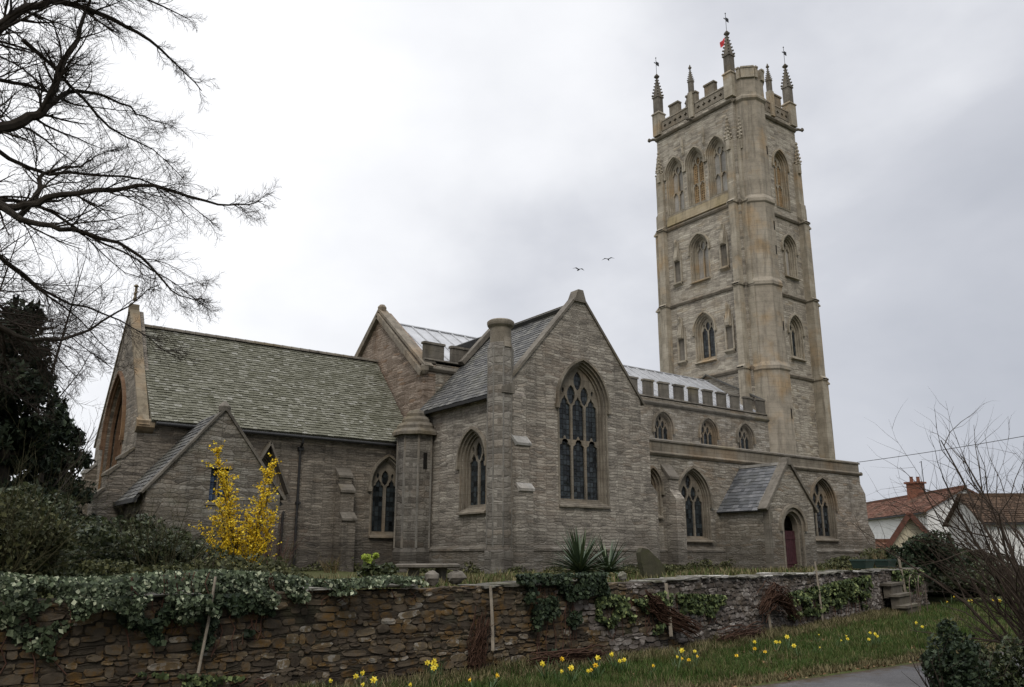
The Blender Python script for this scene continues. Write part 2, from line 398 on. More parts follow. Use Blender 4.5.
def tracery(mb, fr, cx, z0, w, zs, za, lights, mul, d0, d1, transom=None, heads=.85):
    """stone tracery: a pierced slab with lights, cusped heads and reticulations"""
    outl = arch(cx, z0, w, zs, za); lim = arch(cx, z0, w, zs, za, mul*.55)
    lw = (w-2*mul*.7-(lights-1)*mul)/lights; holes = []
    zl = zs-.30*lw if lights > 1 else zs
    xs = [cx-w/2+mul*.7+lw/2+i*(lw+mul) for i in range(lights)]
    def cusp(x, zb, zt):                       # light with a cusped, ogee-like head
        a = lw/2; r = lw*heads
        pts = [(x-a, zb), (x+a, zb), (x+a, zt), (x+a*.93, zt+r*.28), (x+a*.55, zt+r*.42), (x+a*.5, zt+r*.62), (x+a*.2, zt+r*.82), (x, zt+r*1.05),
               (x-a*.2, zt+r*.82), (x-a*.5, zt+r*.62), (x-a*.55, zt+r*.42), (x-a*.93, zt+r*.28), (x-a, zt)]
        return pts
    for x in xs:
        segs = [(z0+mul*.6, zl)] if transom is None else [(z0+mul*.6, transom-.5*lw-mul*.4), (transom+mul*.6, zl)]
        for zb, zt in segs:
            pts = cusp(x, zb, zt)
            pts = [p if inside(p, lim) else (x+(p[0]-x)*.72, zt+(p[1]-zt)*.72) for p in pts]
            holes.append(pts)
    zt = zl+lw*heads*1.05
    row = [(xs[i]+xs[i+1])/2 for i in range(lights-1)]; zc = zl+lw*.95; k = 0
    while row and k < 3:
        for x in row:
            s_ = 1.0
            for _ in range(8):
                v = vesica(x, zc+.0, lw*.72*s_, lw*1.35*s_)
                if all(inside(p, lim) for p in v): holes.append(v); break
                s_ *= .85
        row = [(row[i]+row[i+1])/2 for i in range(len(row)-1)]; zc += lw*.98; k += 1
    if lights == 2:                            # small piercings beside the central eyelet
        for sg in (-1, 1):
            v = vesica(cx+sg*w*.27, zl+lw*1.12, lw*.26, lw*.5)
            if all(inside(p, lim) for p in v): holes.append(v)
    elif lights == 3:
        for sg in (-1, 1):
            v = vesica(cx+sg*w*.36, zl+lw*1.2, lw*.22, lw*.42)
            if all(inside(p, lim) for p in v): holes.append(v)
    mb.slab(fr, outl, holes, d0, d1)
def window(ch, fr, cx, z0, w, zs, za, lights=2, mat=m_ham, deep=.24, hood=True, sill=.14, transom=None, fill=None, mul=.09, order=.08, hoodmat=None, label=None, gmat=None, lowsill=0):
    """returns the hole for the wall; adds a window part with tracery and pane sub-parts"""
    f = MB(); hole = arch(cx, z0, w, zs, za)
    f.slab(fr, arch(cx, z0, w, zs, za, -.07, base=False), [arch(cx, z0, w, zs, za, .004, base=False)], -.05, .018)
    i1 = arch(cx, z0, w, zs, za, order); i0 = arch(cx, z0, w, zs, za, -.02)
    f.slab(fr, i0, [i1], -.30*deep-.12, -.32*deep, back=False)
    i2 = arch(cx, z0, w, zs, za, order*1.75)
    f.slab(fr, arch(cx, z0, w, zs, za, order-.02), [i2], -deep-.12, -deep*.66, back=False)
    if sill:                                   # sloping sill
        f.extrude(fr, [(sill, z0-.12), (sill, z0-.06-lowsill*.3), (-deep, z0+order*1.7+.02), (-deep, z0-.12-lowsill)], cx-w/2-.07, cx+w/2+.07)
    win = f.build('window', mat, ch)
    if label: win['label'] = label
    if hood:
        h = MB(); o1 = arch(cx, zs-.12, w, zs, za, -.17, base=False); o0 = arch(cx, zs-.12, w, zs, za, -.075, base=False)
        band = o1[1:]+[o1[0]]; inner = o0[1:]+[o0[0]]
        poly = band+inner[::-1]
        h.slab(fr, poly, [], 0.0, .12)
        for sg in (-1, 1):
            x = cx+sg*(w/2+.13); h.extrude(fr, [(x-.07, zs-.28), (x+.07, zs-.28), (x+.09, zs-.1), (x-.09, zs-.1)], 0, .14, 'sz')
        h.build('hood_mould', hoodmat or mat, win)
    iw = w-2*order*1.75; tb = MB(); i3 = order*1.75
    a = w/2; hh = za-zs; Rr = (a*a+hh*hh)/(2*a); ox = a-Rr; za2 = zs+math.sqrt((Rr-i3)**2-ox*ox)
    tracery(tb, fr, cx, z0+i3, iw, zs, za2, lights, mul, -deep-.10, -deep+.02, transom)
    tb.build('tracery', mat, win)
    g = MB(); pm = gmat or m_glass
    if fill == 'pierced':
        cell = .145; holes = []; x0 = cx-iw/2; nx = int(iw/cell); 
        zz = z0+i3+.08
        lim = arch(cx, z0+i3, iw, zs, za2, .03)
        while zz < za2:
            for k in range(nx):
                xc = x0+(k+.5)*iw/nx; s_ = cell*.3
                q = [(xc-s_, zz-s_), (xc+s_, zz-s_), (xc+s_, zz+s_), (xc-s_, zz+s_)]
                if all(inside(p, lim) for p in q): holes.append(q)
            zz += cell*1.25
        g.slab(fr, arch(cx, z0+i3, iw, zs, za2, 0), holes, -deep-.09, -deep-.05)
        g.build('pierced_panel', m_louvre, win)
        g = MB(); pm = m_void
        g.slab(fr, arch(cx, z0+i3, iw, zs, za2, -.1), [], -deep-.5, -deep-.46); g.build('opening', pm, win)
    else:
        k = .05 if fill == 'blind' else 0
        g.slab(fr, arch(cx, z0+i3, iw, zs, za2, -.015), [], -deep-.075-k, -deep-.045-k)
        g.build('blank_panel' if fill == 'blind' else 'pane', m_panel if fill == 'blind' else pm, win)
    return hole

# ------------------------------------------------------------------ roof tiles laid in courses
def tile_roof(o, du, dv, nu_w, nv_l, expo, tw, jit=.012, thick=.02, name='roof', mat=None, parent=None, clip=None, mb=None):
    """o: lower-left corner, du along the eave, dv up the slope (unit vectors)"""
    o, du, dv = Vector(o), Vector(du).normalized(), Vector(dv).normalized(); nn = du.cross(dv).normalized()
    if nn.z < 0: nn = -nn
    own = mb is None; mb = mb or MB(); rows = int(math.ceil(nv_l/expo)); r_ = random.Random(len(name)+rows)
    for i in range(rows):
        x = -(i % 2)*tw*.5-r_.random()*tw*.3; v0 = i*expo
        while x < nu_w:
            w = tw*r_.uniform(.7, 1.3); a, b = max(x, 0), min(x+w-.006, nu_w); x += w
            if b-a < .03: continue
            if clip and not clip((a+b)/2, v0+expo/2): continue
            j = r_.uniform(-jit, jit); ll = min(expo*1.25, nv_l-v0)
            if ll < .03: continue
            lift = r_.uniform(.6, 1.35)*thick; p = o+nn*.02
            v1 = v0+j*1.3 if i else v0+j*.5
            q = [p+du*a+dv*v1+nn*(lift+thick*.6), p+du*b+dv*(v1+r_.uniform(-jit, jit)*.6)+nn*(lift+thick*.6+r_.uniform(-.3, .3)*thick),
                 p+du*b+dv*(v0+ll)+nn*(thick*.1), p+du*a+dv*(v0+ll)+nn*(thick*.1),
                 p+du*a+dv*v1-nn*.0, p+du*b+dv*v1]
            mb.add(q, [(0, 1, 2, 3), (4, 5, 1, 0), (4, 0, 3), (5, 2, 1)])
    # underlay board
    e_ = nn*-.06
    c4 = [o, o+du*nu_w, o+du*nu_w+dv*nv_l, o+dv*nv_l]
    mb.add([*c4, *[c+e_ for c in c4]], [(0,1,2,3),(7,6,5,4),(0,4,5,1),(1,5,6,2),(2,6,7,3),(3,7,4,0)])
    if own: return mb.build(name, mat, parent)

def string(mb, fr, s0, s1, z, p=.12, h=.2):
    mb.extrude(fr, [(0, z-h*.55), (p*.55, z-h*.5), (p, z-h*.1), (p, z+.02), (0, z+h*.45)], s0, s1)
def buttress(mb, fr, s0, s1, zb, stages, sl=1.3):
    """stages [(z_top, projection)...] narrowing upward with sloping set-offs"""
    poly = [(0, zb), (stages[0][1], zb)]
    for i, (zt, p) in enumerate(stages):
        nxt = stages[i+1][1] if i+1 < len(stages) else 0
        poly.append((p, zt))
        poly.append((nxt, zt+(p-nxt)*sl))
    mb.extrude(fr, poly, s0, s1)
def offset_lips(mb, fr, s0, s1, stages, sl=1.3, lip=.05):
    for i, (zt, p) in enumerate(stages):
        nxt = stages[i+1][1] if i+1 < len(stages) else 0
        mb.extrude(fr, [(p-.02, zt-.09), (p+lip, zt-.07), (p+lip, zt+.02), (nxt+.02, zt+(p-nxt)*sl+.05), (nxt+.01, zt+(p-nxt)*sl-.03)], s0-.04, s1+.04)
def pinnacle(c, z0, z1, w, ch, mat=m_hamt, vane=False, rot=45):
    """square shaft, crocketed spirelet and finial"""
    p = MB(); H = z1-z0; r = w/math.sqrt(2)
    zt = z0+H*.42
    p.lathe(c, [(r, z0), (r, zt-.06), (r*1.22, zt-.04), (r*1.22, zt+.05), (r*.92, zt+.08), (r*.2, z1-.28), (r*.14, z1-.22)], 4, R(rot))
    for k in range(4):
        a = R(45+90*k-45+rot)
        n = 6
        for j in range(n):
            f = (j+.4)/n; z = zt+.08+(z1-.3-zt)*f; rr = r*(.92-.72*f)
            x, y = c[0]+math.cos(a)*(rr+w*.11*(1.2-f)), c[1]+math.sin(a)*(rr+w*.11*(1.2-f)); q = w*.14*(1.25-.6*f)
            p.lathe((x, y), [(q*.35, z-q*.8), (q, z), (q*.9, z+q*.5), (q*.2, z+q*1.2)], 5)
    p.lathe(c, [(r*.16, z1-.24), (r*.55, z1-.12), (r*.6, z1-.04), (r*.25, z1+.02), (r*.3, z1+.08), (.0+r*.05, z1+.2)], 6)
    pn = p.build('pinnacle', mat, ch)
    if vane:
        v = MB(); v.tube([(c[0], c[1], z1+.1), (c[0], c[1], z1+1.55)], .018, 5)
        v.box((c[0]-.02, c[1]-.012, z1+.95), (c[0]+.3, c[1]+.012, z1+1.25)); v.box((c[0]-.22, c[1]-.012, z1+1.05), (c[0]-.02, c[1]+.012, z1+1.12))
        v.lathe(c, [(.02, z1+1.5), (.05, z1+1.55), (.02, z1+1.62)], 6)
        v.build('weather_vane', m_iron, pn)
    return pn
def coping(mb, p0, p1, w, h, side, kneel=True):
    mb.beam(p0, p1, w, h, side)

# ================================================================== SETTING: ground, road, verge
GZ = 1.05
def wall_v(u):                                  # line of the retaining wall along the road
    pts = [(-40, 8.6), (-2, 9.3), (2, 9.3), (6, 9.6), (11, 10.1), (14.5, 11), (22, 13), (25.5, 13.9), (60, 22)]
    for (a, b), (c, d) in zip(pts, pts[1:]):
        if u <= c: return b+(d-b)*(u-a)/(c-a)
    return 22
def fbm(x, y, s=1.0): return mnoise.fractal(Vector((x*s, y*s, 3.1)), .6, 2.0, 4)
def verge_z(u, v):
    w = wall_v(u); t = max(0, min(1, (v-7.25)/max(.5, min(w-7.25, 3)))); base = .02+.06*t**.8
    return base+.05*fbm(u, v, .9)*min(1, t*4)
def sheet(name, us, vs, zf, mat, kind='structure', skip=None, smooth=True):
    V = []; idx = {}; F = []
    for i, u in enumerate(us):
        for j, v in enumerate(vs): V.append((u, v, zf(u, v)))
    n = len(vs)
    for i in range(len(us)-1):
        for j in range(n-1):
            if skip and skip((us[i]+us[i+1])/2, (vs[j]+vs[j+1])/2): continue
            F.append((i*n+j, (i+1)*n+j, (i+1)*n+j+1, i*n+j+1))
    o = np_mesh(name, V, F, mat, smooth=smooth); tag(o, kind=kind); return o
def rng_f(a, b, st):
    n = max(1, int(round((b-a)/st))); return [a+(b-a)*i/n for i in range(n+1)]
m, t, b = newmat('turf_soil', .95, .1); co = objco(t); f1 = noise(t, co, .8, 6, .7); f2 = noise(t, co, 9, 5, .75)
v_ = M(t, 'ADD', M(t, 'MULTIPLY', f1, .6), M(t, 'MULTIPLY', f2, .4))
t.links.new(ramp(t, v_, [(.32, (.03, .024, .016)), (.48, (.055, .055, .022)), (.7, (.05, .075, .02))]), b.inputs['Base Color']); bump(t, b, f2, .8, .04); m_turf = m
m, t, b = newmat('asphalt', .97, .04); co = objco(t); f1 = noise(t, co, .7, 5, .6); f2 = noise(t, co, 60, 3, .7); f3 = noise(t, co, 3.2, 6, .7, .5)
v_ = M(t, 'ADD', M(t, 'MULTIPLY', f1, .5), M(t, 'MULTIPLY', f2, .6))
cA = ramp(t, v_, [(.35, (.05, .049, .05)), (.55, (.085, .083, .085)), (.8, (.16, .155, .15))])
sy = t.nodes.new('ShaderNodeSeparateXYZ'); t.links.new(co, sy.inputs[0])
edge = M(t, 'MULTIPLY', M(t, 'SUBTRACT', M(t, 'ADD', M(t, 'ABSOLUTE', M(t, 'SUBTRACT', sy.outputs[1], 6.2)), M(t, 'MULTIPLY', M(t, 'SUBTRACT', f3, .5), 1.5)), .62), 3.0, clamp=True)
cA = mixc(t, M(t, 'MULTIPLY', edge, .9), cA, (.055, .042, .028))
cA = mixc(t, M(t, 'MULTIPLY', M(t, 'MULTIPLY_ADD', f3, 8, -4.7, clamp=True), .5), cA, (.045, .04, .036))
t.links.new(cA, b.inputs['Base Color']); bump(t, b, M(t, 'ADD', f2, M(t, 'MULTIPLY', f3, .6)), .8, .012); m_road = m
# one sheet to the horizon; the churchyard terrace is a raised sheet behind the wall
g = sheet('ground', [-900, -300, -80]+rng_f(-40, 120, 8)+[300, 900, 1500], [-900, -200, -30, 0, 4, 5.1, 5.35]+[7.2, 7.9, 8.5, 14, 22, 40, 80, 200, 600, 1500],
          lambda u, v: -.03 if 5.2 < v < 7.25 else (-.02 if v < 14 else .0), m_turf)
rd = sheet('road', rng_f(-60, 120, 1.5), [5.0, 5.3, 5.8, 6.4, 7.0, 7.2+.15], lambda u, v: .005+.02*(1-((v-6.2)/1.2)**2)+(.01*math.sin(u*1.3) if v < 5.2 else 0), m_road)
vg = sheet('verge', rng_f(-30, 60, .35), [7.1, 7.2, 7.35, 7.55, 7.8, 8.1, 8.5, 8.9, 9.3, 9.8, 10.5, 11.2, 12, 13, 14, 16, 19, 23],
           lambda u, v: (-.05 if v < 7.15 else verge_z(u, v)), m_turf, skip=lambda u, v: v > wall_v(u)+1.2)
nv = sheet('near_verge', rng_f(-30, 60, .5), [-6, 0, 3, 4, 4.6, 4.9, 5.15], lambda u, v: (-.05 if v > 5.1 else .05+.05*fbm(u, v, .8)), m_turf)
def yard_z(u, v):
    d = v-wall_v(u); e_ = min(1, d/1.5)
    return GZ+.12*fbm(u, v, .25)+.02*fbm(u, v, 1.3)-(.0 if d > .2 else .1)
def yard():
    us = rng_f(-40, 90, .8); V = []; F = []; K = [0, .3, .7, 1.2, 2, 3, 4.5, 6.5, 9, 12, 16, 22, 30, 45, 80]
    for u in us:
        for k in K: V.append((u, wall_v(u)+.25+k, yard_z(u, wall_v(u)+.25+k)))
    n = len(K)
    for i in range(len(us)-1):
        for j in range(n-1): F.append((i*n+j, (i+1)*n+j, (i+1)*n+j+1, i*n+j+1))
    tag(np_mesh('churchyard_ground', V, F, m_turf, smooth=True), kind='structure')
yard()

# ================================================================== THE CHURCH
uC0, UN, UT1, VT, VC, VN, VM, VA, VP, UW, TW, VW, UA1 = 6.72, 17.9, 24.72, 24.2, 31.16, 30.46, 34.8, 24.9, 22.29, 41.93, 6.98, 31.3, 41.95
ch = thing('church', 'grey stone parish church with a tall pinnacled west tower behind the roadside wall', 'church', (24, 30, GZ))
ZB = .8
# ---- chancel
ov = MB()
def wall(name, fr, outer, holes, mat, th=.5, parent=ch):
    b_ = MB(); b_.slab(fr, outer, holes, -th, 0); return b_.build(name, mat, parent)
frc = front(VC); hs = []
hs.append(window(ch, frc, 16.68, 2.48, 1.4, 4.5, 5.62, 2, m_ham, .2, mul=.12, order=.04))
hs.append(window(ch, frc, 11.45, 3.3, 1.0, 4.5, 5.45, 2, m_ham, .3, hood=False))
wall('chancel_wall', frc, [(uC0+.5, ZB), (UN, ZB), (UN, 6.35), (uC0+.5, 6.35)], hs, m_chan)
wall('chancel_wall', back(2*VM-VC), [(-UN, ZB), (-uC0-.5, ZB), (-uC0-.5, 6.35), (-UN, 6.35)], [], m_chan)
frl = left(uC0); zap = 11.25
eh = window(ch, frl, -35.1, 3.1, 3.3, 6.1, 8.6, 3, m_east, .55, mul=.13, order=.1, sill=.2, label='large east window with orange stone surround')
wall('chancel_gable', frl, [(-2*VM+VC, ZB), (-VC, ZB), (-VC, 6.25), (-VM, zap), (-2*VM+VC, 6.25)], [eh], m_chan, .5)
cp = MB()
for sg in (1, -1):
    e0 = (uC0+.14, VM-sg*(VM-VC+.25), 6.1); e1 = (uC0+.14, VM, zap+.1)
    cp.beam(e0, e1, .36, .1, (1, 0, 0))
cp.box((uC0-.06, VM-.13, zap-.1), (uC0+.3, VM+.13, zap+.24)); cp.lathe((uC0+.12, VM), [(.1, zap+.42), (.05, zap+.6), (.05, zap+1.0), (.12, zap+1.02), (.05, zap+1.1)], 6)
cp.box((uC0+.08, VM-.2, zap+.7), (uC0+.16, VM+.2, zap+.78))
cp.extrude(front(VC), [(.0, 5.85), (.1, 5.9), (.26, 6.05), (.26, 6.28), (0, 6.4)], uC0-.1, uC0+.5)
cp.build('gable_coping', dressed('lichened_coping', (.09, .075, .055), (.18, .15, .105), (.28, .24, .18), .8, (.24, .14, .06)), ch)
eave = Vector((uC0+.36, VC-.32, 6.28)); ridge_z = 10.62; dv = Vector((0, VM-VC+.32, ridge_z-6.28)); L_ = dv.length
rf = tile_roof(eave, (1, 0, 0), dv, UN-uC0-.46, L_, .15, .21, .02, .024, 'roof', m_tile, ch)
rf['label'] = 'mossy green-grey stone tile roof of the chancel'
tile_roof((UN-.1, 2*VM-VC+.32, 6.28), (-1, 0, 0), Vector((0, -dv.y, dv.z)), UN-uC0-.6, L_, .4, .5, .01, .02, 'roof', m_tile, ch)
b_ = MB()
x = uC0+.5
while x < UN-.1:
    b_.lathe((0, 0), [(0, 0)], 3) if False else None
    x2 = min(x+.42, UN-.05)
    vs = []
    for xx, k in ((x, 1.0), (x2-.015, .93)):
        for a in range(-3, 4):
            q = R(a*30); vs.append((xx, VM+math.sin(q)*.17*k, ridge_z+.0+math.cos(q)*.15*k))
    b_.add(vs, [(i, i+1, i+8, i+7) for i in range(6)]+[tuple(range(7)), tuple(range(13, 6, -1))]); x = x2
b_.build('ridge_tile', m_dark, rf)
gt = MB(); gt.tube([(uC0+.5, VC-.4, 6.18), (UN-.4, VC-.4, 6.14)], .065, 8); gt.tube([(12.72, VC-.4, 6.14), (12.72, VC-.36, 5.95), (12.74, VC-.1, 5.75), (12.78, VC-.08, 1.0)], .05, 8)
gt.box((12.66, VC-.16, 5.66), (12.86, VC, 5.8)); gt.box((12.7, VC-.15, 3.6), (12.88, VC, 3.68))
gt.build('gutter', m_iron, ch)
bt = MB(); stg = [(3.05, .85), (4.15, .6), (4.75, .34)]
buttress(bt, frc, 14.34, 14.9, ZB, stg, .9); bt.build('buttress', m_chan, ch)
bl = MB(); offset_lips(bl, frc, 14.34, 14.9, stg, .9, .07); bl.build('weathering', m_dark, ch)
# angle buttresses of the chancel east end, stepped
for s0, sg in ((-VC-.75, 1), (-(2*VM-VC)+.05, 1)):
    bt = MB(); stg = [(2.6, 1.5), (3.6, 1.15), (4.4, .8), (5.0, .4)]
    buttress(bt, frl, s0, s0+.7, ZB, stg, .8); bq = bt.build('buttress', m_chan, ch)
    bl = MB(); offset_lips(bl, frl, s0, s0+.7, stg, .8, .06); bl.build('weathering', m_pale if s0 < -35 else m_dark, bq)
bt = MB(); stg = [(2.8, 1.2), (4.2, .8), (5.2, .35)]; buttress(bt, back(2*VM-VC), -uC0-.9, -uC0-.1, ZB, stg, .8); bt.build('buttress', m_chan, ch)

# ---- vestry against the chancel
vu, vV, vL, vR = 8.85, 28.35, 6.58, 11.0
apz = 6.5; ez = 3.7
hol = [[(8.55, 3.4), (9.15, 3.4), (9.15, 4.5), (8.55, 4.5)]]
vs_ = wall('vestry_gable', front(vV), [(vL, ZB), (vR, ZB), (vR, ez), (vu, apz), (vL, ez)], hol, m_vest, .4)
p_ = MB(); p_.slab(front(vV), [(8.5, 3.35), (9.2, 3.35), (9.2, 4.55), (8.5, 4.55)], [], -.3, -.26); wv = p_.build('window', glass('vestry_glass', (.02, .03, .05)), ch)
p_ = MB(); p_.extrude(front(vV), [(8.43, 4.5), (9.27, 4.5), (9.27, 4.68), (8.43, 4.68)], -.1, .03, 'sz'); p_.extrude(front(vV), [(8.43, 3.28), (9.27, 3.28), (9.27, 3.4), (8.43, 3.4)], -.2, .05, 'sz')
p_.extrude(front(vV), [(8.82, 3.4), (8.88, 3.4), (8.88, 4.5), (8.82, 4.5)], -.25, -.18, 'sz'); p_.build('window_frame', m_ham, wv)
hl = [[(-30.6, 2.0), (-30.1, 2.0), (-30.1, 3.0), (-30.6, 3.0)], [(-29.5, 1.9), (-29.1, 1.9), (-29.1, 3.0), (-29.5, 3.0)]]
wall('vestry_wall', left(vL), [(-VC, ZB), (-vV-.4, ZB), (-vV-.4, ez), (-VC, ez)], hl, m_vest, .35)
p_ = MB(); p_.slab(left(vL), [(-30.7, 1.8), (-29.0, 1.8), (-29.0, 3.1), (-30.7, 3.1)], [], -.3, -.26); p_.build('window', m_glass, ch)
wall('vestry_wall', right(vR), [(vV+.4, ZB), (VC, ZB), (VC, ez), (vV+.4, ez)], [], m_vest, .35)
dl = Vector((vu-vL+.3, 0, apz-ez+.3)); ll = dl.length
tile_roof((vL-.3, VC, ez-.32), (0, -1, 0), dl, VC-vV-.3, ll-.05, .2, .26, .01, .018, 'vestry_roof', m_slate, ch)
dr = Vector((-(vR-vu+.2), 0, apz-ez+.3)); tile_roof((vR+.2, vV+.3, ez-.32), (0, 1, 0), dr, VC-vV-.3, dr.length-.05, .2, .26, .01, .018, 'vestry_roof', m_slate, ch)
cp = MB(); cp.beam((vL-.15, vV+.1, ez-.12), (vu, vV+.12, apz+.05), .4, .07, (0, 1, 0)); cp.beam((vR+.16, vV+.12, ez-.14), (vu, vV+.12, apz+.05), .4, .09, (0, 1, 0))
cp.lathe((vu, vV+.1), [(.2, apz-.05), (.22, apz+.12), (.06, apz+.3)], 6); cp.build('vestry_coping', m_para, ch)
gt = MB(); gt.beam((vL-.33, vV-.15, ez-.35), (vL-.33, VC, ez-.35), .1, .14); gt.build('vestry_gutter', m_iron, ch)
cp = MB(); cp.beam((10.6, VC-.18, 4.3), (11.45, VC-.18, 5.85), .4, .08, (0, 1, 0)); cp.beam((12.3, VC-.18, 3.95), (11.45, VC-.18, 5.85), .4, .08, (0, 1, 0)); cp.build('doorway_canopy', m_dark, ch)
gt = MB(); gt.tube([(12.25, VC-.1, 3.3), (12.2, VC-.1, 3.2), (12.2, VC-.1, 1.0)], .05, 8); gt.build('drainpipe', m_iron, ch)

# ---- nave east gable, nave walls and clerestory
frnl = left(UN); nzE, nzA = 9.75, 13.2
wall('nave_gable', frnl, [(-(2*VM-VN), ZB), (-VN, ZB), (-VN, nzE), (-VM, nzA), (-(2*VM-VN), nzE)], [], m_brown, .6)
cp = MB()
for sg in (1, -1):
    cp.beam((UN+.12, VM-sg*(VM-VN+.2), nzE-.12), (UN+.12, VM, nzA+.06), .46, .12, (1, 0, 0))
    cp.beam((UN-.05, VM-sg*(VM-VN+.02), nzE-.42), (UN-.05, VM, nzA-.22), .3, .24, (1, 0, 0))
cp.lathe((UN+.1, VM), [(.22, nzA), (.24, nzA+.2), (.12, nzA+.34)], 6)
cp.lathe((UN+.0, VN-.05), [(.1, 9.3), (.2, 9.45), (.2, 9.65), (.05, 9.8)], 6)
cp.build('gable_coping', m_ham, ch)
frn = front(VN); cl = []
for cx in (32.75, 36.4, 39.65):
    cl.append(window(ch, frn, cx, 7.35, 1.3, 8.3, 9.1, 3, m_ham, .2, mul=.06, order=.03, sill=.05))
wall('nave_wall', frn, [(UN+.6, ZB), (UW, ZB), (UW, 9.95), (UN+.6, 9.95)], cl, m_nave, .55)
wall('nave_wall', back(2*VM-VN), [(-UW, ZB), (-UN-.6, ZB), (-UN-.6, 9.95), (-UW, 9.95)], [], m_nave, .55)
pp = MB(); string(pp, frn, UN, UW, 9.6, .14, .24); pass
def crenel(mb, fr, s0, s1, zb, ze, zm, merl, gap, th=.32, start=0.0, capp=.05):
    s = s0; mb.extrude(fr, [(-th, zb), (.0, zb), (.0, ze), (-th, ze)], s0, s1)
    mb.extrude(fr, [(-th-capp, ze), (capp, ze), (.0, ze+.08), (-th, ze+.08)], s0, s1)
    s = s0+start
    while s < s1-.2:
        e_ = min(s+merl, s1)
        mb.extrude(fr, [(-th, ze+.08), (.0, ze+.08), (.0, zm-.1), (-th, zm-.1)], s, e_)
        mb.extrude(fr, [(-th-capp, zm-.1), (capp, zm-.1), (capp*.6, zm), (-th-capp*.6, zm)], s-capp, e_+capp)
        s += merl+gap
crenel(pp, frn, 24.0, UW-.01, 9.85, 9.9, 10.85, .68, .52, th=.18, start=.3)
crenel(pp, frn, UN+.01, 21.6, 9.85, 9.98, 10.8, 1.0, .42, th=.2, start=0)
pp.build('nave_parapet', m_para, ch)
# lead roof with rolls
lr = MB(); z0_, z1_ = 9.98, 12.7
lr.add([(UN+.5, VN+.3, z0_), (UW, VN+.3, z0_), (UW, VM, z1_), (UN+.5, VM, z1_)], [(0, 1, 2, 3)])
lr.add([(UW, 2*VM-VN-.3, z0_), (UN+.5, 2*VM-VN-.3, z0_), (UN+.5, VM, z1_), (UW, VM, z1_)], [(0, 1, 2, 3)])
x = UN+1.0
while x < UW:
    lr.tube([(x, VN+.3, z0_+.02), (x, VM, z1_+.02)], .045, 6); lr.tube([(x, VM, z1_+.02), (x, 2*VM-VN-.3, z0_+.02)], .045, 6); x += .78
lr.tube([(UN+.5, VM, z1_+.03), (UW, VM, z1_+.03)], .06, 6)
lr.build('lead_roof', m_lead, ch)
# steeper flashing against the tower
fl = MB(); fl.beam((UW-.12, VN+.2, 10.9), (UW-.12, VM, 13.15), .25, .08, (1, 0, 0)); fl.beam((UW-.12, 2*VM-VN-.2, 10.9), (UW-.12, VM, 13.15), .25, .08, (1, 0, 0)); fl.build('flashing', m_slate, ch)

# ---- transept
frt = front(VT); tE, tA, tC = 8.0, 11.98, 21.45
th_ = window(ch, frt, 21.5, 3.55, 2.45, 7.45, 9.15, 3, m_ham, .3, mul=.1, order=.09, sill=.1, transom=6.0, label='tall three-light transept window with leaded panes')
wall('transept_gable', frt, [(UN, ZB), (UT1, ZB), (UT1, tE), (tC, tA), (UN, tE)], [th_], m_trans, .5)
lw_ = window(ch, left(UN+.0), -26.55, 3.3, 1.75, 5.2, 6.35, 2, m_ham, .28, mul=.11, order=.1)
wall('transept_wall', left(UN), [(-VN, ZB), (-VT-.5, ZB), (-VT-.5, 7.8), (-VN, 7.8)], [lw_], m_trans, .5)
wall('transept_wall', right(UT1), [(VT+.5, ZB), (VN, ZB), (VN, 7.8), (VT+.5, 7.8)], [], m_trans, .5)
cp = MB()
cp.beam((UN-.3, VT+.12, tE-.3), (tC-.08, VT+.16, tA), .42, .1, (0, 1, 0)); cp.beam((UT1+.2, VT+.14, tE-.2), (tC+.08, VT+.16, tA), .42, .1, (0, 1, 0))
cp.extrude(frt, [(tC-.36, tA-.32), (tC-.13, tA+.2), (tC+.13, tA+.2), (tC+.3, tA-.32)], -.38, .1, 'sz')
cp.extrude(frt, [(UN-.42, tE-.55), (UN+.1, tE-.55), (UN+.1, tE-.1), (UN-.42, tE-.32)], -.4, .19, 'sz')
cp.build('gable_coping', m_dark, ch)
cp = MB(); cp.beam((UN+1.8, VN-.18, tE+2.0), (tC, VN-.18, tA-.05), .34, .2, (0, 1, 0)); cp.beam((UT1-.2, VN-.18, tE+.1), (tC, VN-.18, tA-.05), .34, .2, (0, 1, 0)); cp.build('gable_coping', m_dark, ch)
eo = Vector((UN-.28, VN, 7.55)); dd = Vector((tC-UN+.28, 0, 11.6-7.55))
tr_ = tile_roof(eo, (0, -1, 0), dd, VN-VT-.38, dd.length, .2, .26, .012, .016, 'roof', m_slate, ch); tr_['label'] = 'dark slate transept roof'
tile_roof((UT1+.28, VT+.38, 7.55), (0, 1, 0), Vector((-dd.x, 0, dd.z)), VN-VT-.38+3.5, dd.length, .2, .26, .012, .016, 'roof', m_slate, ch)
rb = MB(); rb.beam((tC, VT+.4, 11.66), (tC, VN, 11.66), .22, .14); rb.build('ridge_tile', m_dark, tr_)
gt = MB(); gt.beam((UN-.3, VT+.3, 7.47), (UN-.3, VN, 7.47), .12, .12); gt.build('gutter', m_iron, ch)
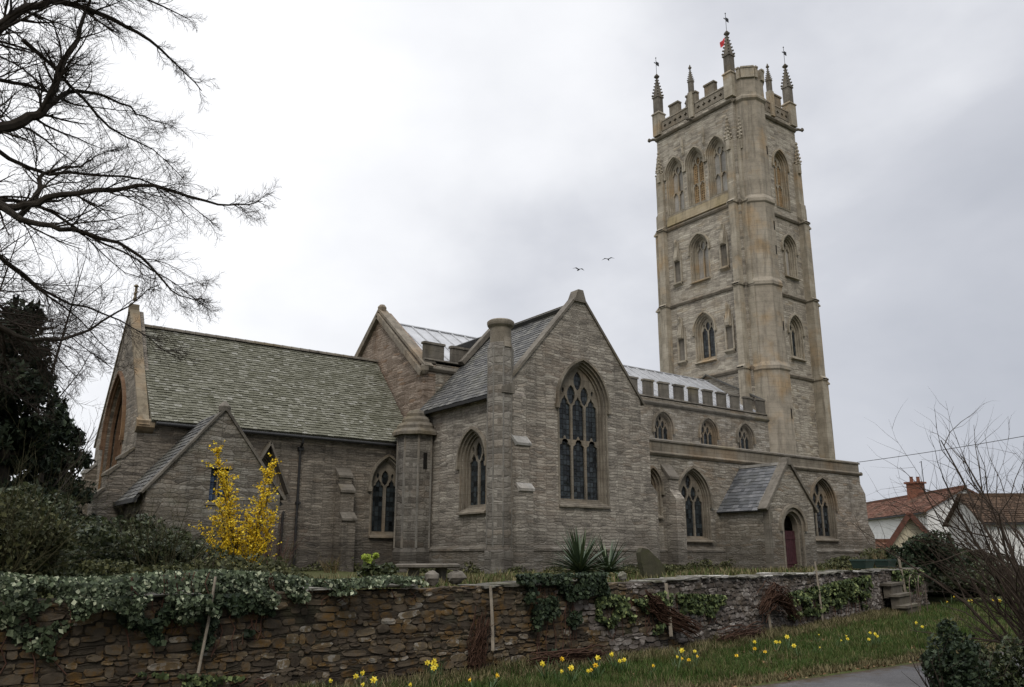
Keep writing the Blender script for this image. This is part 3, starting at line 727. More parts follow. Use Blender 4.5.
# octagonal chimney turret at the corner
tb = MB(); cc = (17.72, 24.52)
tb.lathe(cc, [(.56, ZB), (.56, 1.8), (.49, 1.95), (.49, 9.2), (.44, 9.4)], 8, R(22.5)); tt = tb.build('chimney_turret', m_nave2, ch)
tb = MB()
for k in range(8):
    a = R(22.5+45*k); tb.tube([(cc[0]+.485*math.cos(a), cc[1]+.485*math.sin(a), 1.95), (cc[0]+.485*math.cos(a), cc[1]+.485*math.sin(a), 9.2)], .028, 5)
tb.build('arris', m_gturret, tt)
tb = MB(); tb.lathe(cc, [(.41, 9.35), (.4, 9.95), (.42, 10.02)], 20); tb.lathe(cc, [(.42, 10.0), (.5, 10.08), (.52, 10.16), (.52, 10.24), (.45, 10.3), (.36, 10.3)], 20); tb.build('chimney_shaft', m_ham, tt, smooth=False)
tb = MB(); tb.beam((cc[0], cc[1]-.46, 9.2), (cc[0], cc[1]-.38, 9.6), .3, .06, (1, 0, 0)); tb.build('gablet', m_ham, tt)
# plinth
pl = MB()
for fr_, a, b2 in ((frt, UN, UT1), (left(UN), -VN, -VT), (front(VA), UT1, UA1)):
    pl.extrude(fr_, [(0, ZB), (.16, ZB), (.16, 1.8), (.19, 1.82), (.19, 1.9), (0, 2.02)], a, b2)
pl.build('plinth', m_nave, ch)
# transept corner buttresses
bt = MB(); stg = [(3.95, .6), (5.6, .42), (7.4, .2)]
buttress(bt, right(UT1), VT+.05, VT+.75, ZB, [(4.2, .85), (6.6, .5)], 1.0); bt.build('buttress', m_trans, ch); bt = MB(); buttress(bt, frt, UN+.02, UN+.62, ZB, stg, 1.0); bq = bt.build('buttress', m_trans, ch)
bl = MB(); offset_lips(bl, frt, UN+.02, UN+.62, stg[:2], 1.0, .06); bl.build('weathering', m_pale, bq)
# stair turret with stepped stone cap
tb = MB(); cc = (17.45, 30.15); tb.lathe(cc, [(.86, ZB), (.86, 1.8), (.78, 1.95), (.78, 6.55)], 8, R(22.5)); st_ = tb.build('stair_turret', m_chan2, ch)
tb = MB()
for k in range(8):
    a = R(22.5+45*k); tb.tube([(cc[0]+.77*math.cos(a), cc[1]+.77*math.sin(a), 1.95), (cc[0]+.77*math.cos(a), cc[1]+.77*math.sin(a), 6.5)], .05, 5)
tb.build('arris', m_gturret, st_)
tb = MB()
pr = []; 
for i in range(4):
    r0 = 1.02-.19*i; z_ = 6.5+i*.27; pr += [(r0, z_), (r0, z_+.13), (r0-.1, z_+.262), (r0-.19, z_+.265)]
tb.lathe(cc, pr+[(.2, 7.62), (.05, 7.66)], 8, R(22.5)); tb.build('turret_cap', m_dark, st_)
tb = MB()
for a, z_ in ((202.5, 5.4), (225, 2.9)):
    q = R(a); px_, py_ = cc[0]+math.cos(q)*.76, cc[1]+math.sin(q)*.76
for z_, xx in ((5.3, 17.2), (2.9, 17.05)):
    pass
tb.box((17.38, cc[1]-.75, 5.1), (17.54, cc[1]-.7, 5.75)); tb.box((16.78, cc[1]-.34, 2.5), (16.86, cc[1]-.18, 3.2)); tb.build('slit', m_void, st_)


# ---- aisle
fra = front(VA); ah = []
ah.append(window(ch, fra, 28.5, 2.35, 2.0, 4.0, 5.35, 3, m_ham, .26, mul=.09, order=.05))
ah.append(window(ch, fra, 38.3, 2.5, 1.95, 4.15, 5.45, 3, m_ham, .26, mul=.09, order=.05))
ah.append(window(ch, fra, 25.95, 3.3, .9, 4.45, 5.2, 1, m_ham, .3, mul=.06, order=.1))
wall('aisle_wall', fra, [(UT1, ZB), (UA1, ZB), (UA1, 6.0), (UT1, 6.0)], ah, m_nave, .5)
wall('aisle_wall', right(UA1), [(VA+.5, ZB), (VW, ZB), (VW, 6.0), (VA+.5, 6.0)], [], m_nave, .5)
wall('aisle_wall', back(2*VM-VA), [(-UA1, ZB), (-UN-4, ZB), (-UN-4, 6.5), (-UA1, 6.5)], [], m_nave, .5)
pp = MB(); string(pp, fra, UT1+.01, UA1, 5.95, .13, .2); string(pp, right(UA1), VA-.13, VW, 5.95, .13, .2)
pp.extrude(fra, [(-.35, 6.02), (.0, 6.02), (.0, 6.46), (-.35, 6.46)], UT1+.02, UA1); pp.extrude(right(UA1), [(-.35, 6.02), (0, 6.02), (0, 6.46), (-.35, 6.46)], VA+.36, VW)
pp.build('aisle_parapet', m_ham, ch)
pp = MB(); pp.extrude(fra, [(-.4, 6.46), (.06, 6.46), (.06, 6.53), (-.17, 6.62), (-.4, 6.53)], UT1+.02, UA1+.06); pp.extrude(right(UA1), [(-.4, 6.46), (.06, 6.46), (.06, 6.53), (-.17, 6.62), (-.4, 6.53)], VA+.41, VW)
pp.build('parapet_coping', m_dark, ch)
lr = MB(); lr.add([(UT1, VA+.3, 6.2), (UA1-.3, VA+.3, 6.2), (UA1-.3, VN, 7.2), (UT1, VN, 7.2)], [(0, 1, 2, 3)]); lr.build('aisle_roof', m_lead, ch)
bt = MB(); sg1 = [(4.0, .75), (4.9, .45)]; buttress(bt, right(UA1), VA+.02, VA+.65, ZB, [(2.7, .9), (4.9, .42)], 1.3); bt.build('buttress', m_nave, ch); bt = MB(); buttress(bt, fra, 26.55, 27.1, ZB, sg1, 1.2)
bq = bt.build('buttress', m_trans, ch); bl = MB(); offset_lips(bl, fra, 26.55, 27.1, sg1[1:], 1.2); bl.build('weathering', m_dark, bq)
# ---- porch
frp = front(VP); p0, p1, pa, pe = 30.25, 33.5, 5.72, 3.85; pc = (p0+p1)/2
dh = arch(31.87, 1.0, 1.3, 2.85, 3.55)
pw = wall('porch_gable', frp, [(p0, ZB), (p1, ZB), (p1, pe), (pc, pa), (p0, pe)], [dh], m_nave, .45)
b_ = MB(); b_.slab(frp, arch(31.87, ZB+.1, 1.3, 2.85, 3.55, -.12, base=False), [arch(31.87, ZB+.1, 1.3, 2.85, 3.55, .004, base=False)], -.05, .02)
b_.slab(frp, arch(31.87, ZB+.1, 1.3, 2.85, 3.55, -.01, base=False), [arch(31.87, ZB+.1, 1.3, 2.85, 3.55, .1, base=False)], -.4, -.14); dw = b_.build('doorway', m_ham, ch)
b_ = MB(); o1 = arch(31.87, 2.7, 1.3, 2.85, 3.55, -.3, base=False); o0 = arch(31.87, 2.7, 1.3, 2.85, 3.55, -.16, base=False)
b_.slab(frp, o1[1:]+[o1[0]]+(o0[1:]+[o0[0]])[::-1], [], 0, .12); b_.build('hood_mould', m_ham, dw)
b_ = MB(); x = 31.24
while x < 32.5: b_.box((x, VP+.32, ZB+.1), (x+.118, VP+.37, 2.72)); x += .13
b_.box((31.24, VP+.3, 1.3), (32.5, VP+.33, 1.42)); b_.box((31.24, VP+.3, 2.35), (32.5, VP+.33, 2.47)); b_.build('porch_gate', m_door, ch)
wall('porch_wall', left(p0), [(-VA, ZB), (-VP-.45, ZB), (-VP-.45, 3.75), (-VA, 3.75)], [], m_nave, .4)
wall('porch_wall', right(p1), [(VP+.45, ZB), (VA, ZB), (VA, 3.75), (VP+.45, 3.75)], [], m_nave, .4)
dl = Vector((pc-p0+.22, 0, pa-pe+.22)); pr_ = tile_roof((p0-.22, VA, pe-.32), (0, -1, 0), dl, VA-VP-.3, dl.length, .2, .26, .008, .014, 'roof', m_slate2, ch); pr_['label'] = 'blue-grey slate porch roof'
tile_roof((p1+.22, VP+.3, pe-.32), (0, 1, 0), Vector((-dl.x, 0, dl.z)), VA-VP-.3, dl.length, .2, .26, .008, .014, 'roof', m_slate2, ch)
rb = MB(); rb.beam((pc, VP+.35, pa-.06), (pc, VA, pa-.06), .2, .12); rb.build('ridge_tile', m_pale, pr_)
cp = MB(); cp.beam((p0-.25, VP+.12, pe-.28), (pc, VP+.14, pa+.06), .46, .12, (0, 1, 0)); cp.beam((p1+.25, VP+.12, pe-.28), (pc, VP+.14, pa+.06), .46, .12, (0, 1, 0))
cp.extrude(frp, [(pc-.2, pa-.15), (pc+.2, pa-.15), (pc+.08, pa+.2), (pc-.08, pa+.2)], -.36, .1, 'sz'); cp.build('porch_coping', m_dark, ch)
q_ = MB(); r2 = random.Random(5)
z_ = ZB
while z_ < 3.5:                                # quoins
    h_ = r2.uniform(.2, .32); w_ = r2.choice((.12, .26)); q_.box((p0-.008, VP-.008, z_), (p0+w_, VP+.3, z_+h_-.012)); z_ += h_
q_.build('quoin', m_dark, ch)

# ---- tower
tz = [13.05, 18.55, 24.25, 31.65]; UE = UW+TW; VB = VW+TW
frE, frF = left(UW), front(VW)
ehs = []; fhs = []
hm = dict(mat=m_hamt, hoodmat=m_hamt)
ehs.append(window(ch, frE, -34.85, 14.15, 1.6, 16.25, 17.35, 2, deep=.36, mul=.1, lowsill=.2, sill=.2, order=.12, **hm))
ehs.append(window(ch, frE, -34.9, 19.75, 1.55, 22.0, 23.0, 2, deep=.42, mul=.1, fill='blind', sill=.2, order=.1, **hm))
for i, cx in enumerate((-36.72, -34.82, -32.92)):
    ehs.append(window(ch, frE, cx, 25.3, 1.5, 28.35, 29.5, 2, deep=.34, mul=.1, fill='pierced' if i == 1 else 'blind', transom=26.9, sill=.02, order=.1, **hm))
fhs.append(window(ch, frF, 46.85, 14.3, 1.4, 16.2, 17.2, 2, deep=.36, mul=.1, sill=.2, order=.12, **hm))
fhs.append(window(ch, frF, 46.95, 20.0, 1.4, 22.0, 22.95, 2, deep=.35, mul=.1, fill='blind', sill=.2, order=.1, **hm))
fhs.append(window(ch, frF, 46.75, 25.0, 1.5, 28.2, 29.3, 2, deep=.34, mul=.1, fill='pierced', transom=26.8, sill=.05, order=.1, **hm))
def niche(fr, cx, z0, z1):
    b_ = MB(); w = .62; zt = z0+(z1-z0)*.55
    for sg in (-1, 1):
        b_.extrude(fr, [(cx+sg*w/2-.06, z0), (cx+sg*w/2+.06, z0), (cx+sg*w/2+.06, zt+.2), (cx+sg*w/2-.06, zt+.2)], 0, .1, 'sz')
        b_.extrude(fr, [(cx+sg*w/2-.05, zt+.2), (cx+sg*w/2+.05, zt+.2), (cx+sg*w/2, zt+.75)], .0, .08, 'sz')
    b_.extrude(fr, [(0, z0-.1), (.25, z0+.05), (.25, z0+.16), (0, z0+.16)], cx-w/2-.06, cx+w/2+.06)
    b_.extrude(fr, [(0, zt-.05), (.28, zt), (.3, zt+.2), (.02, z1)], cx-.16, cx+.16)
    b_.extrude(fr, [(cx-.24, zt-.05), (cx+.24, zt-.05), (cx+.22, zt+.3), (cx+.04, z1), (cx-.04, z1), (cx-.22, zt+.3)], 0, .16, 'sz')
    x, y, _ = fr(cx, 0, .18); b_.lathe((x, y), [(.03, z1-.4), (.12, z1-.1), (.04, z1+.1)], 5)
    n_ = b_.build('niche', m_hamt, ch)
    d_ = MB(); d_.slab(fr, [(cx-w/2+.06, z0+.16), (cx+w/2-.06, z0+.16), (cx+w/2-.06, zt), (cx-w/2+.06, zt)], [], -.02, .006); d_.build('recess', m_dark, n_)
for cx in (-36.85, -32.8): niche(frE, cx, 14.3, 17.5); niche(frE, cx, 19.9, 23.1)
wall('tower_wall', frE, [(-VB, ZB), (-VW, ZB), (-VW, 32.08), (-VB, 32.08)], ehs, m_tower, .9)
wall('tower_wall', frF, [(UW+.9, ZB), (UE, ZB), (UE, 32.08), (UW+.9, 32.08)], fhs, m_tower, .9)
wall('tower_wall', right(UE), [(VW+.9, ZB), (VB, ZB), (VB, 32.08), (VW+.9, 32.08)], [], m_tower, .9)
wall('tower_wall', back(VB), [(-UE+.9, ZB), (-UW-.9, ZB), (-UW-.9, 32.08), (-UE+.9, 32.08)], [], m_tower, .9)
b_ = MB(); b_.box((UW+.9, VW+.9, 31.8), (UE-.9, VB-.9, 32.0)); b_.build('tower_roof', m_lead, ch)
for z in tz:
    big = .2 if z > 30 else .15
    for fr_, a, b2 in ((frE, -VB, -VW), (frF, UW, UE), (right(UE), VW, VB), (back(VB), -UE, -UW)):
        ss = MB(); string(ss, fr_, a, b2, z, big, .3); ss.build('string_course', m_ham, ch)
# belfry sill band with lichen
b_ = MB(); b_.extrude(frE, [(.01, 24.4), (.12, 24.45), (.02, 25.15)], -37.6, -32.0); b_.build('sill_band', dressed('lichened_sill', (.17, .14, .09), (.29, .24, .16), (.38, .33, .24), .7, (.27, .22, .12)), ch)
# clasping buttresses in stages, each ending in a crocketed finial
def tbutt(fr, s0, s1, k=1.0):
    st1 = [(tz[0], 1.0*k), (tz[1], .82*k), (tz[2], .66*k)]
    b_ = MB(); buttress(b_, fr, s0, s1, ZB, st1+[(25.6, .5*k), (28.6, .36*k)], 1.1); bb = b_.build('buttress', m_hamt, ch)
    l_ = MB(); offset_lips(l_, fr, s0, s1, st1, 1.1, .09)
    for z, p in st1: l_.extrude(fr, [(0, z-.1), (p+.09, z-.1), (p+.09, z+.02), (0, z+.02)], s0-.08, s1+.08)
    l_.build('weathering', m_hamt, bb)
    x, y, _ = fr((s0+s1)/2, 0, .3*k+.04); p_ = MB(); w = .24
    p_.lathe((x, y), [(w*.8, 28.0), (w*.8, 28.7), (w*1.05, 28.75), (w*.7, 28.85), (.05, 30.3)], 4, R(45))
    for k in range(4):
        for j in range(5):
            f = (j+.3)/5; a = R(90*k+45); rr = w*.7*(1-f)+.05; z = 28.85+1.4*f
            p_.lathe((x+math.cos(a)*rr, y+math.sin(a)*rr), [(.03, z-.06), (.08*(1.2-f*.6), z), (.02, z+.12)], 4)
    p_.lathe((x, y), [(.04, 30.2), (.12, 30.32), (.03, 30.5)], 5); p_.build('finial', m_hamt, bb)
bw_ = .62
tbutt(frE, -VW-.62, -VW-.16, .6); tbutt(frE, -VB+.02, -VB+.55, .6)
tbutt(frF, UW+.14, UW+.56, .62); tbutt(frF, UE-.6, UE-.05, .7)
tbutt(right(UE), VW+.05, VW+.05+bw_, 1.25); tbutt(right(UE), VB-.12-bw_, VB-.12)
tbutt(back(VB), -UW-.06-bw_, -UW-.06, .95); tbutt(back(VB), -UE+.12, -UE+.12+bw_)
# stair turret on the tower
tb = MB(); c2 = (43.3, VW-.15)
tb.lathe(c2, [(1.32, ZB), (1.32, tz[0]-.3), (1.42, tz[0]-.2), (1.42, tz[0]), (1.27, tz[0]+.3), (1.27, tz[1]-.3), (1.37, tz[1]-.2), (1.37, tz[1]), (1.22, tz[1]+.3), (1.22, tz[2]-.3), (1.32, tz[2]-.2), (1.32, tz[2]), (1.16, tz[2]+.3),
              (1.16, tz[3]-.25), (1.3, tz[3]-.1), (1.3, tz[3]+.06), (1.2, tz[3]+.2), (1.18, 33.1)], 8, R(22.5))
tt = tb.build('tower_stair_turret', m_tturret, ch)
for k in range(8):
    a0, a1 = R(22.5+45*k), R(67.5+45*k); p = Vector((c2[0]+1.18*math.cos(a0), c2[1]+1.18*math.sin(a0), 0)); q = Vector((c2[0]+1.18*math.cos(a1), c2[1]+1.18*math.sin(a1), 0))
    lo_, hi_ = (0, .68) if k % 2 else (.0, .8)
    a_, b2 = p.lerp(q, .0 if k % 2 == 0 else .0), p.lerp(q, 1.0 if k % 2 == 0 else .35)
    for (s_, e_) in (((.0, .3), (.7, 1.0)) if k % 2 else ((0, 1.0),)):
        A, B = p.lerp(q, s_), p.lerp(q, e_); tb = MB()
        tb.beam(Vector((A.x, A.y, 33.45)), Vector((B.x, B.y, 33.45)), .26, .72); tb.beam(Vector((A.x, A.y, 33.86)), Vector((B.x, B.y, 33.86)), .36, .12); tb.build('battlement', m_hamt, tt)
tb = MB()
for z_, a_ in ((27.6, -60), (20.5, -60), (15.4, -60), (9.8, -60), (22.2, -60)):
    q = R(-67.5+22.5*0)
    x, y = c2[0]+.35, 0
    rr = (1.27 if 13 < z_ < 18.5 else (1.22 if 18.5 < z_ < 24 else (1.16 if z_ > 24 else 1.32)))*math.cos(R(22.5))
    if 13 < z_ < 18.5: pass
    tb.box((c2[0]+.28, c2[1]-rr-.012, z_), (c2[0]+.38, c2[1]-rr+.1, z_+.62))
tb.build('slit', m_void, tt)
# pierced parapet, merlons, pinnacles
def para(fr, s0, s1, skip=None):
    b_ = MB(); L0 = s1-s0; mid = (s0+s1)/2; corner = .6
    def quats(a, b2):
        n = max(1, int((b2-a)/.42)); hs_ = []
        for i in range(n):
            c_ = a+(i+.5)*(b2-a)/n; z = 32.45; r = .125
            pts = []
            for k in range(16):
                q = 2*math.pi*k/16+math.pi/4*(i % 2); rr = r*(1+.32*math.cos(4*q)); pts.append((c_+rr*math.cos(q), z+rr*math.sin(q)))
            hs_.append(pts)
        return hs_
    for a, b2 in ((s0+corner, mid-.3), (mid+.3, s1-corner)):
        if skip and b2 <= skip: continue
        a = max(a, skip) if skip else a
        b_.slab(fr, [(a, 32.1), (b2, 32.1), (b2, 32.85), (a, 32.85)], quats(a+.05, b2-.05), -.3, .03)
        b_.extrude(fr, [(-.34, 32.85), (.07, 32.85), (.04, 32.98), (-.34, 32.98)], a, b2)
    m_ = .88; g_ = (L0/2-corner-m_-.42)/2
    for c_, w_ in ((s0+corner+g_+m_/2, m_), (mid, .9), (s1-corner-g_-m_/2, m_)):
        if skip and c_-w_/2 < skip: continue
        b_.extrude(fr, [(c_-w_/2, 32.98), (c_+w_/2, 32.98), (c_+w_/2, 33.72), (c_-w_/2, 33.72)], -.3, .035, 'sz')
        b_.extrude(fr, [(c_-w_/2-.06, 33.72), (c_+w_/2+.06, 33.72), (c_+w_/2+.03, 33.84), (c_-w_/2-.03, 33.84)], -.3, .1, 'sz')
    return b_.build('pierced_parapet', m_ham, ch)
# parapet zone of the walls is cut back: dark backing to show the piercings
para(frE, -VB, -VW); para(frF, UW, UE, skip=45.4); para(right(UE), VW, VB); para(back(VB), -UE, -UW)
for (x, y) in ((UW, VW), (UW, VB), (UE, VW), (UE, VB)):
    sx, sy = (1 if x == UW else -1), (1 if y == VW else -1); cx_, cy_ = x+sx*.16, y+sy*.16
    b_ = MB(); b_.box((cx_-.34, cy_-.34, 31.9), (cx_+.34, cy_+.34, 33.6)); b_.lathe((cx_, cy_), [(.48, 33.6), (.56, 33.65), (.56, 33.72), (.4, 33.85)], 4, R(45)); b_.build('pinnacle_base', m_hamt, ch)
    pinnacle((cx_, cy_), 33.75, 37.0, .52, ch, m_dark, vane=True)
for (x, y) in ((UW+.05, VM), (UW+TW/2+.95, VW+.05), (UE-.05, VM), (UW+TW/2, VB-.05)):
    b_ = MB(); b_.box((x-.2, y-.2, 31.9), (x+.2, y+.2, 33.9)); b_.build('pinnacle_base', m_hamt, ch)
    pinnacle((x, y), 33.9, 36.0, .3, ch, m_dark)
# gargoyles at the parapet string
for (x, y, dx, dy) in ((UW, VB, -.7, .7), (UE, VW, .7, -.7), (UE, VB, .7, .7), (UW, VM, -1, 0)):
    b_ = MB(); b_.tube([(x, y, 31.7), (x+dx*.3, y+dy*.3, 31.7), (x+dx*.5, y+dy*.5, 31.62)], [.13, .1, .08], 6); b_.lathe((x+dx*.55, y+dy*.55), [(.05, 31.5), (.13, 31.58), (.12, 31.72), (.05, 31.8)], 6); b_.build('gargoyle', m_dark, ch)
# corbel figures above the belfry windows
for cx in (-35.78, -33.85):
    x, y, _ = frE(cx, 0, .15); b_ = MB(); b_.lathe((x, y), [(.03, 29.3), (.11, 29.45), (.08, 29.9), (.12, 30.0), (.1, 30.3), (.03, 30.75)], 5); b_.build('corbel_figure', m_hamt, ch)
# flagpole with a small red and white flag
b_ = MB(); b_.tube([(43.4, 32.6, 32), (43.4, 32.6, 37.9)], .035, 6); fp = b_.build('flagpole', m_pale, ch)
b_ = MB(); vs = []
for i in range(7):
    for j in range(4): vs.append((43.4-.02-.09*i*.9, 32.6+.12*math.sin(i*1.3+j*.4), 37.8-.5*j/3-.09*i))
b_.add(vs, [(i*4+j, (i+1)*4+j, (i+1)*4+j+1, i*4+j+1) for i in range(6) for j in range(3)])
b_.build('flag', plain('flag_red', (.62, .07, .08), .8, .1, .4, 3), fp)

# ================================================================== ROADSIDE RETAINING WALL
m_wstone = island('wall_stone', [(0, (.045, .036, .027)), (.4, (.07, .056, .041)), (.8, (.10, .08, .057)), (.95, (.13, .10, .06)), (1, (.22, .2, .17))], .95, .1, .3, 9, (.12, .066, .018), .8, 4.2, 1.0)
m_wstone2 = island('grey_wall_stone', [(0, (.075, .063, .055)), (.4, (.125, .108, .095)), (.8, (.18, .158, .142)), (1, (.3, .275, .25))], .95, .1, .35, 9, (.075, .055, .032), .65, 3.0, 1.0)
m_earth = plain('compost', (.028, .023, .018), .95, .05)
m_core = rubble('wall_core', (.035, .029, .022), (.075, .061, .045), (.14, .115, .085), .6, (.10, .055, .02), row=.07, damp=.4, green=.5)
m_cope = island('wall_coping', [(0, (.10, .094, .08)), (.6, (.2, .19, .17)), (1, (.4, .385, .355))], .9, .1, .3, 6, (.06, .06, .03), .75, 2.0, .8)
def rock(mb, c, du, dn, w, h, dep, r_, ch_=.22):
    """one irregular stone: du along the wall, dn out of it"""
    c = Vector(c); up_ = Vector((0, 0, 1)); vs = []
    j = lambda a: r_.uniform(-a, a)
    for (dd, k) in ((-dep, 1.0), (dep*.45, 1.0), (dep, 1-ch_)):
        for a, b2 in ((-1, -1), (0, -1.05), (1, -1), (1.04, 0), (1, 1), (0, 1.05), (-1, 1), (-1.04, 0)):
            kk = .86 if a and b2 and abs(a) == 1 and abs(b2) == 1 else 1.0
            vs.append(c+du*(a*w/2*k*kk+j(w*.035))+up_*(b2*h/2*k*kk+j(h*.06))+dn*(dd+j(dep*.2)))
    n = 8; fs = [(l*n+i, l*n+(i+1) % n, (l+1)*n+(i+1) % n, (l+1)*n+i) for l in range(2) for i in range(n)]+[tuple(range(16, 24))]
    mb.add(vs, fs)
bw = thing('retaining_wall', 'long low mossy rubble wall running beside the road below the church', 'wall', (8, 9.8, .1))
r3 = random.Random(3); stones = MB(); stones2 = MB(); core = MB(); core2 = MB(); top = MB()
U0, U1 = -6.0, 27.2
def wp(u): return Vector((u, wall_v(u), 0))
def wdir(u):
    d = (wp(u+.2)-wp(u-.2)).normalized(); return d, Vector((d.y, -d.x, 0))
us = rng_f(U0, U1, .5)
for a, b2 in zip(us, us[1:]):
    p, q = wp(a), wp(b2); _, n0 = wdir(a); _, n1 = wdir(b2)
    (core if a < 10 else core2).add([p+n0*.035+Vector((0, 0, -.1)), q+n1*.035+Vector((0, 0, -.1)), q+n1*.035+Vector((0, 0, 1.2)), p+n0*.035+Vector((0, 0, 1.2)),
              p-n0*.42+Vector((0, 0, -.1)), q-n1*.42+Vector((0, 0, -.1)), q-n1*.42+Vector((0, 0, 1.2)), p-n0*.42+Vector((0, 0, 1.2))],
             [(0, 1, 2, 3), (7, 6, 5, 4), (3, 2, 6, 7)])
core.build('wall_core', m_core, bw); core2.build('wall_core', rubble('grey_wall_core', (.05, .044, .038), (.10, .09, .08), (.17, .155, .14), .3, (.13, .09, .05), row=.07, damp=.4, green=.2), bw)
z = .0; rows = []
while z < 1.16:
    h = r3.uniform(.04, .11)
    if z+h > 1.16: h = 1.2-z
    rows.append((z, h)); z += h
for z, h in rows:
    u = U0+r3.random()*.2
    while u < U1:
        w = r3.choice((r3.uniform(.06, .16), r3.uniform(.12, .32)))*(1.15 if h > .08 else .9); c_ = wp(u+w/2); d, n_ = wdir(u+w/2)
        hh = h*r3.uniform(.65, 1.12); wav = .05*math.sin(u*.9+z*3)+.04*math.sin(u*2.3+z*5)+r3.uniform(-.03, .03)
        tgt = stones2 if (u > 9.5+1.5*math.sin(u*3+z*5)) else stones
        if r3.random() > .05: rock(tgt, (c_.x, c_.y, z+h/2+wav*.5), (d+Vector((0, 0, r3.uniform(-.09, .09)))).normalized(), n_, w-.002, hh+.004, r3.uniform(.04, .062), r3, .09)
        u += w
stones.build('stonework', m_wstone, bw)
stones2.build('stonework', m_wstone2, bw)['label'] = 'paler grey stretch of the wall'
u = U0
while u < U1-.6:
    w = r3.uniform(.2, .65); c_ = wp(u+w/2); d, n_ = wdir(u+w/2); th = r3.uniform(.025, .05)
    if r3.random() > (.97 if u < 4.6 else .2):
        vs_q = Vector((c_.x, c_.y, 1.215+th/2+.02*math.sin(u*1.7)))+n_*(-.17)
        up_ = Vector((0, 0, 1)); j = lambda a: r3.uniform(-a, a); vs = []
        for zz, k in ((-1, .97), (.4, 1.0), (1, .93)):
            for a, b2 in ((-1, -1), (0, -1.1), (1, -1), (1, 1), (0, 1.08), (-1, 1)):
                vs.append(vs_q+d*(a*(w-.03)/2*k+j(.02))+n_*(-b2*.27*k+j(.03))+up_*(zz*th/2+j(.008)))
        top.add(vs, [(l*6+i, l*6+(i+1) % 6, (l+1)*6+(i+1) % 6, (l+1)*6+i) for l in range(2) for i in range(6)]+[(12, 13, 14, 15, 16, 17), (5, 4, 3, 2, 1, 0)])
    u += w
top.build('coping', m_cope, bw)

# ================================================================== VEGETATION HELPERS
def leaf_quads(P, size, nrm=None, up_bias=.0, aspect=1.0, fold=.25, seed=1):
    """pointed leaves (two triangles folded along the rib) at points P"""
    r_ = np.random.default_rng(seed); n = len(P)
    d = r_.normal(size=(n, 3)); 
    if nrm is not None: d = d*.75+nrm*1.1
    d[:, 2] += up_bias; d /= np.linalg.norm(d, axis=1)[:, None]+1e-9          # leaf normal
    a = r_.normal(size=(n, 3)); a -= d*np.sum(a*d, axis=1)[:, None]; a /= np.linalg.norm(a, axis=1)[:, None]+1e-9
    b = np.cross(d, a); s = size*r_.uniform(.45, 1.65, size=(n, 1))
    t0 = P-a*s*.5; t1 = P+a*s*.6; l = P+b*s*.42*aspect+d*s*fold*.5; rr = P-b*s*.42*aspect+d*s*fold*.5
    V = np.stack([t0, rr, t1, l], axis=1).reshape(-1, 3)
    F = np.arange(n*4).reshape(n, 4)
    return V, F
def leaves(name, P, size, mat, parent=None, **kw):
    V, F = leaf_quads(np.asarray(P), size, **kw); return np_mesh(name, V, F, mat, parent)
def clump_points(n, centre, rad, k=12, seed=0, hollow=.35, squash=1.0, floor=None):
    """points in many small overlapping clumps inside an ellipsoid, leaving gaps"""
    r_ = np.random.default_rng(seed); c = np.array(centre); rad = np.array(rad)
    cc = r_.normal(size=(k, 3)); cc /= np.linalg.norm(cc, axis=1)[:, None]; cc *= (r_.uniform(hollow, .88, size=(k, 1)))
    cr_ = r_.uniform(.18, .42, size=k); idx = r_.integers(0, k, n)
    q = r_.normal(size=(n, 3)); q /= np.linalg.norm(q, axis=1)[:, None]; q *= r_.uniform(.3, 1, size=(n, 1))**.5
    P = c+(cc[idx]+q*cr_[idx][:, None])*rad
    if floor is not None: P = P[P[:, 2] > floor]
    return P
def grow(mb_thick, mb_thin, p, d, length, r, lvl, maxl, r_, up_=.1, nseg=None, kids=(6, 5, 4), droop=0, spread=.9, thin_at=.012, curl=.22):
    nseg = nseg or max(3, int(6-lvl)); seg = length/nseg; pts = [Vector(p)]; rad = [r]; dd = Vector(d).normalized(); bend = Vector((r_.gauss(0, 1), r_.gauss(0, 1), r_.gauss(0, 1)))*curl*.5
    for i in range(nseg):
        dd = (dd+Vector((r_.gauss(0, 1), r_.gauss(0, 1), r_.gauss(0, 1)))*curl*.55+bend*.4+Vector((0, 0, up_-droop))).normalized()
        pts.append(pts[-1]+dd*seg); rad.append(r*(1-.78*(i+1)/nseg))
    (mb_thin if r < thin_at else mb_thick).tube(pts, rad, 3 if r < thin_at else (5 if r < .04 else 8), cap=False)
    if lvl < maxl:
        k = kids[min(lvl, len(kids)-1)]
        for i in range(k):
            f = (i+.6+r_.uniform(-.3, .3))/k*.92+.08; s = f*nseg; j = min(int(s), nseg-1); q = pts[j].lerp(pts[j+1], s-j)
            dr_ = (pts[j+1]-pts[j]).normalized(); side = dr_.cross(Vector((r_.gauss(0, 1), r_.gauss(0, 1), r_.gauss(0, 1)))).normalized()
            nd = (dr_*.75+side*spread*r_.uniform(.6, 1.15)+Vector((0, 0, up_))).normalized()
            rr = rad[j]*(.55)
            grow(mb_thick, mb_thin, q, nd, length*r_.uniform(.38, .62)*(1.1-.45*f), max(rr, .0022), lvl+1, maxl, r_, up_, None, kids, droop, spread, thin_at, curl)
m_bark = plain('dark_bark', (.03, .025, .02), .95, .1, .35, 12)
m_twig = plain('twig', (.036, .028, .022), .9, .1, .3, 5)
m_rtwig = plain('reddish_twig', (.085, .045, .032), .85, .15, .3, 5)

